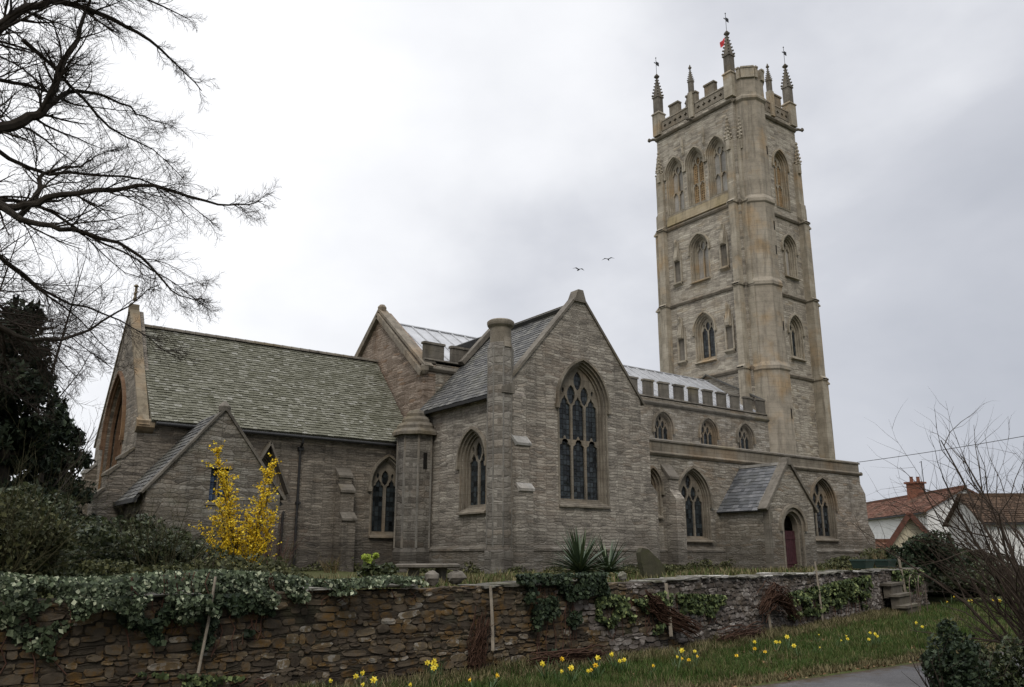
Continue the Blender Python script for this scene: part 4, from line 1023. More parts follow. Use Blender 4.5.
# ---- big bare tree whose limbs reach in from the left
bt_ = thing('bare_tree', 'large bare tree whose dark leafless limbs hang in from the left edge', 'tree', (-.75, 11, GZ))
trunk = MB(); thick = MB(); thin = MB(); r4 = random.Random(21)
trunk.tube([(-.75, 11, .9), (-.75, 11, 1.3), (-.7, 11, 2.6), (-.62, 11, 4.2), (-.55, 11, 5.6), (-.35, 11, 7.0), (-.3, 11.1, 8.6), (-.6, 11.2, 10.5), (-.5, 11.2, 13)], [.55, .44, .38, .34, .28, .22, .16, .1, .04], 12)
limbs = [
 ([(-.51,11,5.7),(-.26,10.9,7.19),(.17,10.8,7.74),(.48,10.8,8.25),(.84,10.9,8.56),(1.31,11,8.64),(1.82,11.1,8.64),(2.3,11.2,8.46),(2.78,11.3,8.17)], .1),
 ([(-.6,11,5.3),(-.04,11,6.34),(.42,11,6.65),(.71,11,6.89),(.86,11,7.08),(.95,11,7.66),(1.09,11.1,8.23),(1.19,11.3,8.95),(1.4,11.4,9.8)], .125),
 ([(.88,11.1,7.13),(1.11,11.3,7.54),(1.42,11.4,7.69),(1.79,11.5,7.71),(2.12,11.6,7.66),(2.59,11.7,7.67)], .045),
 ([(-.6,10.9,4.3),(-.09,10.6,5.24),(.33,10.6,5.56),(.59,10.6,5.52),(.78,10.6,5.58),(1.12,10.5,5.79),(1.65,10.5,6.0),(2.11,10.4,6.13),(2.74,10.4,6.09),(3.2,10.4,6.15),(3.5,10.4,6.3)], .085),
 ([(.5,10.5,5.5),(.73,10.3,5.3),(1.02,10.2,5.26),(1.39,10.1,5.22),(1.89,10.1,5.14),(2.2,10.1,4.91),(2.45,10.1,4.67),(2.75,10.1,4.7)], .055),
 ([(-.62,10.9,4.1),(.1,10,4.36),(.69,9.9,3.93),(1.12,9.9,3.86),(1.54,10,4.07),(1.92,10,4.43),(2.22,10,4.74)], .05),
 ([(.78,10.9,5.6),(.94,11,5.98),(.93,11.1,6.22),(1.11,11.1,6.36),(1.38,11.2,6.49),(1.53,11.3,6.74),(1.87,11.3,6.96)], .045),
 ([(-.5,11.2,6.2),(-.04,12,7.5),(.37,12.1,7.83),(.83,12.2,7.94),(1.33,12.3,7.92),(2.1,12.4,8.12)], .06),
 ([(-.3,11,7.4),(-.02,11,8.4),(.45,11,8.92),(1.14,11,9.09),(1.9,11,9.12),(2.45,11,9.04)], .07),
 ([(-.55,11.1,5.2),(.0,11.6,5.6),(.6,12.2,5.5),(1.2,12.6,5.2),(1.8,12.8,4.9),(2.3,12.9,4.5)], .05),
 ([(-.62,11,4.6),(.1,11.4,4.9),(.7,11.8,4.7),(1.3,12.0,4.3),(1.8,12.1,3.9)], .04),
 ([(-.6,11,5.0),(-1.4,10.2,6.0),(-2.4,9.6,6.8),(-3.4,9.4,7.2)], .1),
 ([(-.5,11,6.6),(-1.2,11.8,7.9),(-2.0,12.6,9.0),(-2.6,13.2,10)], .1),
 ([(-.5,11.1,8.6),(.2,11.6,9.8),(1.0,12.0,10.6),(1.9,12.3,11.2)], .07),
 ([(.1,10.7,5.35),(.7,11.0,5.0),(1.3,11.3,4.75),(1.9,11.5,4.7),(2.5,11.6,4.45),(2.9,11.7,4.3)], .035),
 ([(.2,10.9,6.45),(.8,11.2,6.3),(1.5,11.5,6.55),(2.2,11.7,6.75),(2.9,11.8,6.6),(3.3,11.9,6.4)], .038),
 ([(.3,10.8,5.6),(.9,11.3,5.9),(1.6,11.6,5.75),(2.3,11.8,5.6),(2.9,11.9,5.35),(3.3,12.0,5.2)], .035),
 ([(.0,10.4,4.4),(.5,10.8,4.5),(1.0,11.1,4.2),(1.5,11.4,4.3),(2.1,11.6,4.0)], .028),
 ([(.5,10.8,7.8),(1.1,11.2,7.6),(1.7,11.5,7.3),(2.3,11.7,7.25),(2.8,11.8,6.95)], .035),
 ([(-.2,10.9,4.0),(.3,10.9,3.7),(.9,11.0,3.5),(1.4,11.1,3.2)], .03)]
for pts, r0 in limbs:
    P = [Vector(p) for p in pts]; n = len(P)
    # smooth the limb
    Q = []
    for i in range(n-1):
        a, b2, c_, d_ = P[max(i-1, 0)], P[i], P[i+1], P[min(i+2, n-1)]
        for k in range(3):
            t_ = k/3; Q.append(.5*((2*b2)+(c_-a)*t_+(2*a-5*b2+4*c_-d_)*t_*t_+(3*b2-a-3*c_+d_)*t_**3)+Vector((r4.gauss(0, .012), r4.gauss(0, .012), r4.gauss(0, .012))))
    Q.append(P[-1]); m2 = len(Q); rad = [max(.8*r0*(1-.9*i/(m2-1))**1.1, .006) for i in range(m2)]
    thick.tube(Q, rad, 8)
    L_ = sum((Q[i+1]-Q[i]).length for i in range(m2-1)); nk = int(L_*7)
    for i in range(nk):
        f = r4.uniform(.14, 1.0); s = f*(m2-1); j = min(int(s), m2-2); q = Q[j].lerp(Q[j+1], s-j); dr_ = (Q[j+1]-Q[j]).normalized()
        side = dr_.cross(Vector((r4.gauss(0, 1), r4.gauss(0, 1), r4.gauss(0, 1)))).normalized()
        nd = dr_*.85+side*r4.uniform(.5, 1.0)+Vector((.12, 0, -.08)); rr = min(max(rad[j]*.38, .005), .018)
        grow(thick, thin, q, nd, r4.uniform(.4, 1.5)*(1.15-.92*f), rr, 1, 3, r4, .01, None, (8, 8, 7), 0, .75, .012, .24)
trunk.build('trunk', m_bark, bt_); thick.build('crown', m_bark, bt_); thin.build('crown', m_twig, bt_)['label'] = 'fine twigs of the crown'

# ---- bare trees behind the yew
def bare_tree(x, y, z, h, seed, label, kids=(8, 6, 5), r0=.14, maxl=3, up_=.16, mat=None):
    o = thing('bare_tree', label, 'tree', (x, y, z)); r_ = random.Random(seed); tk, tn, tr = MB(), MB(), MB()
    pts = [(x, y, z-.1), (x+r_.uniform(-.2, .2), y, z+h*.3), (x+r_.uniform(-.4, .4), y+r_.uniform(-.3, .3), z+h*.6), (x+r_.uniform(-.5, .5), y, z+h)]
    P = [Vector(p) for p in pts]; tr.tube(P, [r0, r0*.75, r0*.45, r0*.08], 7)
    for i in range(kids[0]*2):
        f = .2+.78*i/(kids[0]*2); s = f*3; j = min(int(s), 2); q = P[j].lerp(P[j+1], s-j); a = r_.uniform(0, 6.28)
        grow(tk, tn, q, (math.cos(a)*.8, math.sin(a)*.8, .75), h*r_.uniform(.28, .42)*(1.15-.6*f), r0*.4*(1.1-f*.8), 1, maxl, r_, up_, None, kids, 0, .7, .014, .16)
    tr.build('trunk', mat or m_bark, o); tk.build('crown', mat or m_bark, o); tn.build('crown', m_twig, o); return o
bare_tree(3.6, 27, GZ, 9.5, 31, 'leafless tree between the dark yew and the left gable', r0=.09)
bare_tree(1.8, 30, GZ, 11, 32, 'tall leafless tree rising behind the dark yew', r0=.11)
bare_tree(5.4, 47, GZ, 11, 33, 'far leafless tree seen just left of the east gable', r0=.14)

# ---- yews
m_yew = island('yew_needles', [(0, (.006, .010, .006)), (.5, (.014, .022, .012)), (1, (.03, .042, .02))], .8, .2, .2, 2, bmp=0)
def yew(x, y, z, h, w, seed, label, n=26000, size=.16):
    o = thing('yew_tree', label, 'tree', (x, y, z)); tr = MB(); r_ = random.Random(seed)
    tr.tube([(x, y, z-.1), (x+.1, y, z+h*.35), (x, y, z+h*.8)], [.35, .26, .06], 8)
    for i in range(12):
        a = r_.uniform(0, 6.28); zz = z+h*r_.uniform(.15, .7); tr.tube([(x, y, zz), (x+math.cos(a)*w*.25, y+math.sin(a)*w*.25, zz+h*.05), (x+math.cos(a)*w*.45, y+math.sin(a)*w*.45, zz+h*.07)], [.09, .06, .02], 5)
    tr.build('trunk', m_bark, o)
    P = []
    for i, (f, ww) in enumerate(((.16, .9), (.3, 1.0), (.47, .88), (.63, .7), (.78, .5), (.9, .28))):
        P.append(clump_points(int(n*ww/4.2), (x, y, z+h*f), (w*ww, w*ww, h*.16), 22, seed*10+i, .3))
    leaves('crown', np.concatenate(P), size, m_yew, o, up_bias=.3, aspect=.55, seed=seed); return o
yew(2.0, 24, GZ, 6.9, 2.4, 5, 'dark evergreen yew standing at the left edge of the churchyard')
yew(4.0, 29.5, GZ, 5.2, 1.7, 6, 'lower dark yew filling the gap before the church east end', 16000)
yew(-.9, 21, GZ, 8.5, 2.2, 7, 'tallest dark yew cut by the left edge of the picture', 16000)

# ---- evergreen shrubs on the bank at the left
m_shrub = island('shrub_leaf', [(0, (.014, .02, .009)), (.45, (.034, .045, .018)), (.8, (.06, .075, .03)), (1, (.12, .13, .06))], .6, .35, .18, 2, bmp=0, translucent=.15)
m_lshrub = island('olive_shrub_leaf', [(0, (.026, .03, .012)), (.5, (.055, .06, .024)), (1, (.12, .12, .05))], .7, .25, .2, 2, bmp=0, translucent=.15)
def shrub(x, y, z, rx, ry, h, n, size, mat, label, seed, name='shrub', stems=10, group=None):
    o = thing(name, label, 'shrub', (x, y, z), group); r_ = random.Random(seed); st = MB(); stn = MB()
    for i in range(stems):
        a = r_.uniform(0, 6.28); grow(st, stn, (x+math.cos(a)*.1, y+math.sin(a)*.1, z-.05), (math.cos(a)*.6, math.sin(a)*.6*ry/rx, 1), h*r_.uniform(.7, 1.05), .014, 1, 2, r_, .1, None, (5, 5, 4))
    st.v += [(v) for v in []]
    b = len(st.v); st.v += stn.v; st.f += [tuple(i+b for i in f) for f in stn.f]
    st.build('stem', m_twig, o)
    P = clump_points(n, (x, y, z+h*.45), (rx, ry, h*.6), 30, seed, .25, floor=z-.02)
    leaves('foliage', P, size, mat, o, up_bias=.5, aspect=.8, seed=seed); return o
shrub(1.1, 12.2, 1.0, 1.3, .9, 1.5, 15000, .055, m_lshrub, 'loose olive-green bush on the bank at the far left', 41)
shrub(3.2, 13.8, 1.0, 1.5, .9, 1.1, 14000, .055, m_shrub, 'dark low bush on the bank below the vestry', 42)
shrub(1.9, 16.5, 1.0, 1.3, 1.0, 1.7, 12000, .07, m_shrub, 'dark rounded bush in front of the yews at the left', 43)
shrub(4.0, 18.0, 1.0, 1.2, 1.0, 1.35, 10000, .07, m_shrub, 'dark bush growing against the foot of the vestry', 44)
shrub(3.3, 11.0, 1.15, 1.5, .5, .5, 9000, .05, m_lshrub, 'ragged low growth behind the ivy on the wall top', 45)
shrub(5.4, 14.5, 1.0, 1.2, .7, .5, 7000, .05, m_lshrub, 'low straggling growth below the yellow bush', 46)

# ---- ivy on the wall: variegated leaves hanging in curtains
m_ivy = island('ivy_leaf', [(0, (.014, .02, .010)), (.45, (.034, .047, .022)), (.72, (.062, .082, .042)), (.88, (.14, .165, .10)), (1, (.36, .38, .26))], .7, .2, .03, 2, bmp=0)
m_divy = island('dark_ivy_leaf', [(0, (.008, .014, .007)), (.5, (.018, .03, .014)), (1, (.045, .062, .03))], .65, .22, .1, 2, bmp=0)
m_yivy = island('pale_ivy_leaf', [(0, (.02, .03, .012)), (.5, (.05, .07, .028)), (.85, (.12, .15, .055)), (1, (.26, .29, .12))], .7, .2, .05, 2, bmp=0)
def ivy(label, u0, u1, n, mat, ztop, zlow, over=.0, depth=.1, size=.055, seed=1, mound=0):
    """curtain of leaves: ztop(f), zlow(f) give its upper and lower edge along f=0..1"""
    r_ = np.random.default_rng(seed); P = []; Nn = []
    f = r_.uniform(0, 1, n)
    o = thing('ivy', label, 'ivy', ((u0+u1)/2, wall_v((u0+u1)/2), 1.0))
    for x in f:
        u = u0+(u1-u0)*x; hi, lo = ztop(x), zlow(x); lo = lo+.22*(math.sin(u*9)+.6*math.sin(u*23+1))*.5*(hi-lo)*.5
        q = r_.uniform(0, 1)**1.1; z = hi-(hi-lo)*q
        if mnoise.noise(Vector((u*4, z*4, seed)))+.28 < q*.55: continue
        _, nn_ = wdir(u); d = r_.uniform(.05, .08+depth)*(1+.5*mnoise.noise(Vector((u*3, z*3, 5.))))
        if mound and z > 1.2: d = d-r_.uniform(0, mound)
        P.append(tuple(wp(u)+nn_*d+Vector((0, 0, z)))); Nn.append(tuple(nn_+Vector((0, 0, .6 if z > 1.2 else .25))))
    V, F = leaf_quads(np.array(P), size, nrm=np.array(Nn), seed=seed, aspect=1.15); np_mesh('leaves', V, F, mat, o)
    st = MB(); r5 = random.Random(seed)
    for i in range(int((u1-u0)*5)+2):
        u = r5.uniform(u0, u1); d_, nn_ = wdir(u); zt = ztop((u-u0)/(u1-u0)); zl = zlow((u-u0)/(u1-u0)); z = max(zl-.1, .2); pts = []
        for k in range(6): pts.append(wp(u)+nn_*.075+d_*r5.uniform(-.07, .07)+Vector((0, 0, z+(zt-z)*k/5)))
        st.tube(pts, .006, 4)
    st.build('stem', m_rtwig, o); return o
ivy('variegated ivy blanket heaped over the wall top at the left', -.6, 5.6, 40000, m_ivy, lambda f: 1.5-.16*f+.05*math.sin(f*13), lambda f: .95+.1*math.sin(f*9)+.17*f, depth=.24, size=.036, seed=1, mound=1.0)
ivy('ragged ivy strand trailing down the wall at the far left', .4, 1.6, 1300, m_ivy, lambda f: 1.2, lambda f: .62, depth=.06, size=.05, seed=2)
ivy('broad dark ivy curtain hanging below the heaped ivy', 2.0, 3.6, 5200, m_divy, lambda f: 1.2, lambda f: .62+.5*abs(f-.5), depth=.1, size=.05, seed=3)
ivy('dark wedge of ivy hanging from the wall below the spiky plant', 7.25, 9.1, 9000, m_divy, lambda f: 1.36, lambda f: 1.15-.95*math.sin(min(1, f*1.25+.05)*3.0)**.8 if 0 < f < .75 else 1.0-.3*(1-f), depth=.12, size=.045, seed=4)
ivy('yellow-green ivy band beside the dark ivy wedge', 8.9, 10.7, 3600, m_yivy, lambda f: .98+.05*math.sin(f*9), lambda f: .68-.25*math.sin(f*6)**2, depth=.08, size=.05, seed=5)
ivy('yellow-green ivy patch right of the pale post', 10.9, 12.6, 3300, m_yivy, lambda f: 1.0-.1*f, lambda f: .55, depth=.08, size=.052, seed=6)
ivy('leafy ivy patch before the stile', 15.6, 21.3, 8500, m_yivy, lambda f: .85+.28*f, lambda f: .35, depth=.12, size=.07, seed=7)
ivy('ivy trailing over the end of the wall by the stile', 23.6, 26.5, 3800, m_yivy, lambda f: 1.2, lambda f: .5, depth=.15, size=.08, seed=8)
ivy('sprig of pale ivy creeping at the wall foot, lower left', 2.2, 3.7, 900, m_yivy, lambda f: .5-.2*f, lambda f: .2, depth=.1, size=.045, seed=9)

# ---- forsythia in bloom
fo = thing('forsythia', 'bright yellow flowering forsythia bush in front of the vestry gable', 'shrub', (7.4, 22.0, GZ))
st = MB(); r6 = random.Random(9); tips = []
m_for = island('forsythia_flower', [(0, (.5, .32, .01)), (.5, (.72, .5, .02)), (1, (.85, .68, .08))], .7, .2, .1, 3, bmp=0, translucent=.25)
B0 = (7.75, 22, GZ)
specs = [(B0, p) for p in ((6.8, 22, 4.35), (7.0, 21.8, 3.7), (8.25, 22, 4.15), (8.1, 22.1, 3.9), (7.9, 21.8, 3.2), (7.2, 22.2, 3.1), (7.55, 21.9, 2.7), (6.5, 21.9, 2.3), (8.35, 21.9, 2.75), (8.3, 22.1, 2.2), (6.9, 22.1, 2.6), (6.8, 21.7, 3.0),
         (7.4, 21.7, 2.3), (7.1, 21.9, 2.1), (7.8, 22.1, 2.4), (8.0, 21.8, 1.9), (6.95, 22.0, 1.8))]
for a, b2 in specs:
    a, b2 = Vector(a), Vector(b2); n = 12; pts = []
    for i in range(n+1):
        f = i/n; p = a.lerp(b2, f); p.x += .22*math.sin(f*3)*(1 if b2.x > 7.5 else -1)*.5+r6.gauss(0, .02); p.y += r6.gauss(0, .04); pts.append(p)
    st.tube(pts, [.02*(1-.7*i/n) for i in range(n+1)], 5)
    L2 = (b2-a).length
    for i in range(int(L2*26)):
        f = r6.uniform(.16, 1); s = f*n; j = min(int(s), n-1); q = pts[j].lerp(pts[j+1], s-j)
        e_ = q+Vector((r6.gauss(0, .24), r6.gauss(0, .2), abs(r6.gauss(.2, .16))))*(1.15-f*.6); st.tube([q, q.lerp(e_, .5)+Vector((0, 0, -.01)), e_], .004, 3, cap=False)
        for k in range(12):
            g_ = r6.uniform(.1, 1.05); tips.append(q.lerp(e_, g_)+Vector((r6.gauss(0, .022), r6.gauss(0, .022), r6.gauss(0, .022))))
st.build('stem', m_twig, fo); leaves('blossom', np.array([tuple(p) for p in tips]), .042, m_for, fo, aspect=1.2, seed=3)

# ---- red-stemmed and dry shrubs
def twiggy(x, y, z, h, n, label, seed, mat, name='shrub', spread=.8, cat='shrub', r0=.012, kids=(6, 5, 4), maxl=2, lean=(0, 0), curl=.14):
    o = thing(name, label, cat, (x, y, z)); r_ = random.Random(seed); a_, b2 = MB(), MB()
    for i in range(n):
        a = r_.uniform(0, 6.28); s = r_.uniform(.1, spread)
        grow(a_, b2, (x+math.cos(a)*.12, y+math.sin(a)*.12, z-.03), (math.cos(a)*s+lean[0], math.sin(a)*s+lean[1], 1), h*r_.uniform(.65, 1.1), r0*r_.uniform(.6, 1.2), 1, maxl, r_, .06, 6, kids, 0, .7, .006, curl)
    k = len(a_.v); a_.v += b2.v; a_.f += [tuple(i+k for i in f) for f in b2.f]; a_.build('stems', mat, o); return o
twiggy(10.5, 27, GZ, 1.9, 16, 'leafless red-stemmed bush at the foot of the chancel wall', 51, m_rtwig, kids=(6, 6, 5), maxl=3)
twiggy(12.0, 26.0, GZ-.05, .8, 14, 'low tawny winter growth beneath the chancel buttress', 52, plain('tawny_stem', (.12, .09, .045), .9, .1), kids=(6, 5, 4))
twiggy(8.3, 24.0, GZ-.05, .9, 12, 'small twiggy bush right of the forsythia', 53, m_twig)
m_bramb = plain('bramble_stem', (.06, .055, .03), .9, .1, .4, 6)
twiggy(1.2, 11.9, 1.2, 1.9, 22, 'tall scraggy brambles rising out of the olive bush', 54, m_bramb, name='bramble', cat='bramble', kids=(6, 5, 4), maxl=3, spread=1.2)
twiggy(3.4, 13.4, 1.2, 1.35, 20, 'arching brambles over the dark bush below the vestry', 55, m_bramb, name='bramble', cat='bramble', kids=(6, 5, 4), maxl=3, spread=1.4)
twiggy(4.6, 12.4, 1.1, .8, 16, 'short twiggy brambles right of the arching ones', 56, m_bramb, name='bramble', cat='bramble', kids=(6, 5, 4), spread=1.3)
# ---- pale green plant
pg = thing('spurge_plant', 'pale yellow-green flowering plant before the chancel window', 'plant', (7.9, 15.3, GZ+.1))
m_spg = island('spurge_leaf', [(0, (.18, .24, .03)), (.6, (.38, .46, .08)), (1, (.5, .55, .16))], .7, .2, .1, 3, bmp=0, translucent=.2)
leaves('flower_head', clump_points(600, (7.85, 15.3, 1.62), (.18, .18, .16), 7, 3, .2), .05, m_spg, pg, seed=4)
leaves('foliage', clump_points(1500, (8.0, 15.3, 1.3), (.5, .4, .2), 12, 4, .2), .07, m_shrub, pg, up_bias=.5, seed=5)
b_ = MB()
for k in range(7): b_.tube([(7.9+.03*k-.1, 15.3, 1.1), (7.85+.04*(k-3), 15.3+.03*(k % 3), 1.55)], .008, 4)
b_.build('stem', plain('green_stem', (.08, .12, .03), .8, .2), pg)

# ---- spiky yucca clumps
m_yuc = island('yucca_leaf', [(0, (.02, .035, .016)), (.6, (.045, .07, .032)), (1, (.085, .11, .05))], .5, .4, .1, 3, bmp=0)
def yucca(x, y, z, h, n, label, seed, r0=.55):
    o = thing('yucca', label, 'plant', (x, y, z)); r_ = random.Random(seed); b_ = MB()
    for i in range(n):
        a = r_.uniform(0, 6.28); el_ = r_.uniform(.05, 1.35)**.9; L1 = h*r_.uniform(.75, 1.08); w = .045
        dh_ = Vector((math.cos(a), math.sin(a), 0)); sd_ = Vector((-math.sin(a), math.cos(a), 0)); pts = []
        for k in range(6):
            f = k/5; e2 = el_+.25*f*f*(1.2-el_); hor = math.cos(e2)*L1*f if False else None
            pts.append(Vector((x, y, z+.12))+dh_*(L1*f*math.cos(el_))+Vector((0, 0, L1*f*math.sin(el_)-.28*L1*f*f*(math.cos(el_)))))
        vs = []
        for k, p in enumerate(pts):
            ww = w*(1.0, 1.15, 1.05, .8, .45, .04)[k]; vs += [p+sd_*ww/2+Vector((0, 0, ww*.3)), p, p-sd_*ww/2+Vector((0, 0, ww*.3))]
        b_.add(vs, [f_ for k in range(5) for f_ in ((k*3, k*3+1, k*3+4, k*3+3), (k*3+1, k*3+2, k*3+5, k*3+4))])
    b_.build('leaves', m_yuc, o); return o
yucca(12.05, 13.75, GZ+.1, 1.1, 150, 'big spiky yucca in front of the transept gable', 1)
yucca(13.05, 13.95, GZ+.1, .95, 80, 'smaller spiky yucca growing right beside the big one', 2)

# ---- churchyard stones
m_head = island('headstone', [(0, (.025, .025, .017)), (.6, (.055, .052, .036)), (1, (.08, .075, .052))], .95, .1, .3, 4, (.045, .05, .02), .6, 2, .6)
hs_ = thing('headstone', 'leaning dark mossy headstone right of the yuccas', 'gravestone', (14.75, 14.6, GZ)); b_ = MB()
pf = [(-.28, -.2), (.34, -.2), (.33, .25), (.24, .4), (.1, .5), (-.04, .62), (-.2, .64), (-.3, .55), (-.32, .36)]
b_.extrude(lambda s, z, d: (15.15+s*.8+z*-.2, 14.6-s*.35-d+z*.1, GZ+.0+z*1.2), pf, -.07, .07, 'sz'); b_.build('slab', m_head, hs_)
b_ = MB(); b_.box((14.8, 14.45, GZ-.1), (15.5, 14.8, GZ+.06)); b_.build('footing', m_dark, hs_)
tt_ = thing('stone_bench', 'low stone slab on two blocks before the transept side wall', 'bench', (9.75, 16.2, GZ)); b_ = MB()
b_.lathe((9.75, 16.2), [(.62, GZ+.32), (.66, GZ+.34), (.66, GZ+.39), (.6, GZ+.41)], 14, 0, 1.25, .6); b_.build('top', m_dark, tt_)
for dx in (-.35, .35):
    b_ = MB(); b_.lathe((9.75+dx, 16.2), [(.14, GZ-.05), (.13, GZ+.1), (.15, GZ+.32)], 6); b_.build('leg', m_dark, tt_)
def boulder(name, label, c, sz, mat, seed, cat='stone'):
    r_ = random.Random(seed); b_ = MB(); n = 10; prof = []; vs = []
    for i in range(7):
        th_ = -math.pi/2+math.pi*i/6
        for k in range(n):
            a = 2*math.pi*k/n; rr = 1+.16*r_.uniform(-1, 1); vs.append((c[0]+sz[0]*rr*math.cos(th_)*math.cos(a), c[1]+sz[1]*rr*math.cos(th_)*math.sin(a), c[2]+sz[2]*rr*math.sin(th_)))
    b_.add(vs, [(j*n+k, j*n+(k+1) % n, (j+1)*n+(k+1) % n, (j+1)*n+k) for j in range(6) for k in range(n)])
    return tag(b_.build(name, mat, None, smooth=False), label, cat)
boulder('stone', 'pointed buff stone on the wall top, left of its pair', (6.15, 10.1, 1.32), (.11, .1, .1), m_dark, 1)
boulder('stone', 'rounded buff stone on the wall top, right of its pair', (6.62, 10.2, 1.32), (.14, .11, .09), m_dark, 2)
boulder('stone', 'small pale stone on the coping in front of the yuccas', (9.75, 10.1, 1.3), (.08, .07, .07), m_cope, 3)

# ---- posts and canes against the wall
def post(u, z0, z1, r, label, mat=m_wood, lean=0, off=.2, name='post', square=True):
    d_, n_ = wdir(u); a = wp(u)+n_*off+Vector((0, 0, z0)); b2 = wp(u)+n_*(off-.06)+d_*lean+Vector((0, 0, z1)); m2 = MB()
    m2.tube([a, a.lerp(b2, .5)+d_*.01, b2], [r, r*.95, r*.85], 4 if square else 6)
    o = m2.build(name, mat); return tag(o, label, 'post')
post(6.72, .4, 1.22, .028, 'slim grey post against the wall left of the dark ivy')
post(10.55, .35, 1.18, .04, 'short pale grey post between the two pale ivy patches')
post(2.8, .45, 1.4, .016, 'thin wooden cane leaning on the wall below the forsythia', lean=.12, square=False, name='cane')
post(17.3, .2, 1.5, .03, 'thin brown stake rising above the wall near the porch', m_wood, name='stake')
post(14.35, .15, .85, .035, 'short stake under the dead climber', m_wood, name='stake')
post(24.4, .2, 1.6, .05, 'leaning stake beside the stile', m_wood, lean=-.15, name='stake')

# ---- dead climbers and cut bundles
m_dead = plain('dead_climber', (.05, .028, .019), .95, .1, .4, 10)
def tangle(label, pts, n, rad, seed, mat=m_dead, name='dead_climber', fr_=.012):
    r_ = random.Random(seed); o = MB(); P = [Vector(p) for p in pts]
    for i in range(n):
        off = Vector((r_.gauss(0, rad), r_.gauss(0, rad*.5), r_.gauss(0, rad))); Q = []; s0 = r_.uniform(0, .3); s1 = r_.uniform(.6, 1)
        for k in range(9):
            f = (s0+(s1-s0)*k/8)*(len(P)-1); j = min(int(f), len(P)-2); Q.append(P[j].lerp(P[j+1], f-j)+off+Vector((r_.gauss(0, rad*.3), r_.gauss(0, rad*.2), r_.gauss(0, rad*.3))))
        o.tube(Q, r_.uniform(.003, fr_), 4)
    return tag(o.build(name, mat), label, 'dead plant')
def wq(u, z, off=.15): _, n_ = wdir(u); return tuple(wp(u)+n_*off+Vector((0, 0, z)))
tangle('brown dead climber hanging in a bunch beside the slim grey post', [wq(6.45, .15), wq(6.5, .45), wq(6.6, .85)], 70, .06, 1)
tangle('reddish dead stems slanting down the wall right of the ivy band', [wq(10.0, .98), wq(10.5, .7), wq(11.2, .35, .35)], 80, .07, 2)
tangle('rust-coloured bundle of cut stems lying at the wall foot', [wq(7.2, .2, .3), wq(8.0, .22, .38), wq(8.9, .2, .3)], 60, .05, 3)
tangle('brown arching dead climber over the short stake', [wq(13.9, .55, .2), wq(14.4, .88, .25), wq(15.0, .75, .25), wq(15.6, .3, .3)], 110, .09, 4)
tangle('low drift of dead brown stems at the wall foot left of the arch', [wq(11.8, .2, .3), wq(12.7, .24, .38), wq(13.9, .22, .3)], 70, .07, 5)

# ---- stile with stone steps and hoops
m_cstep = dressed('mossy_step', (.06, .052, .042), (.12, .105, .085), (.2, .18, .15), .4, (.08, .075, .03))
sl = thing('stone_stile', 'stone steps with iron hoops at the right end of the wall', 'stile', (23.0, 13.2, .2))
for k, (z_, dd_) in enumerate(((.3, .62), (.58, .42), (.86, .22))):
    d_, n_ = wdir(22.9); c_ = wp(22.9+.1*k)+n_*dd_; b_ = MB(); b_.beam(c_-d_*.7+Vector((0, 0, z_)), c_+d_*.6+Vector((0, 0, z_+.02)), .3, .07, tuple(n_)); b_.beam(c_-d_*.6+Vector((0, 0, z_-.2)), c_+d_*.5+Vector((0, 0, z_-.2)), .22, .32, tuple(n_)); b_.build('step', m_cstep, sl)
for k in (-.45, .45):
    d_, n_ = wdir(22.9); c_ = wp(22.9+k)+n_*.9; b_ = MB()
    b_.tube([c_+d_*(.36*math.cos(a))+Vector((0, 0, .3+max(0, 1)*(.42+.42*math.sin(a)))) if a >= 0 else c_ for a in [R(x) for x in range(0, 181, 15)]], .012, 5)
    for sg in (-1, 1): b_.tube([c_+d_*sg*.36+Vector((0, 0, .1)), c_+d_*sg*.36+Vector((0, 0, .73))], .012, 5)
    b_.build('hoop', plain('rusty_iron', (.1, .075, .06), .8, .3), sl)
# ---- planters on the wall
m_plan = plain('green_plastic', (.015, .035, .028), .5, .4, .2, 3)
for k, (u, lb) in enumerate(((21.9, 'dark green trough planter on the wall, nearer the porch'), (24.0, 'dark green trough planter on the wall, nearer the stile'))):
    c_ = wp(u); d_, n_ = wdir(u); o = thing('planter', lb, 'planter', (c_.x, c_.y+.15, 1.3), 'trough planters on the wall'); b_ = MB(); vs = []
    for z_, s_ in ((1.3, .82), (1.48, 1.0), (1.5, 1.06), (1.54, 1.06)):
        for a, b2 in ((-1, -1), (1, -1), (1, 1), (-1, 1)): vs.append(c_-n_*.18+d_*(a*.42*s_)+n_*(b2*.2*s_)+Vector((0, 0, z_)))
    b_.add(vs, [(l*4+i, l*4+(i+1) % 4, (l+1)*4+(i+1) % 4, (l+1)*4+i) for l in range(3) for i in range(4)]+[(3, 2, 1, 0)]); b_.build('trough', m_plan, o)
    b_ = MB(); b_.beam(c_-n_*.18-d_*.4+Vector((0, 0, 1.5)), c_-n_*.18+d_*.4+Vector((0, 0, 1.5)), .36, .03, tuple(n_)); b_.build('compost', m_earth, o)

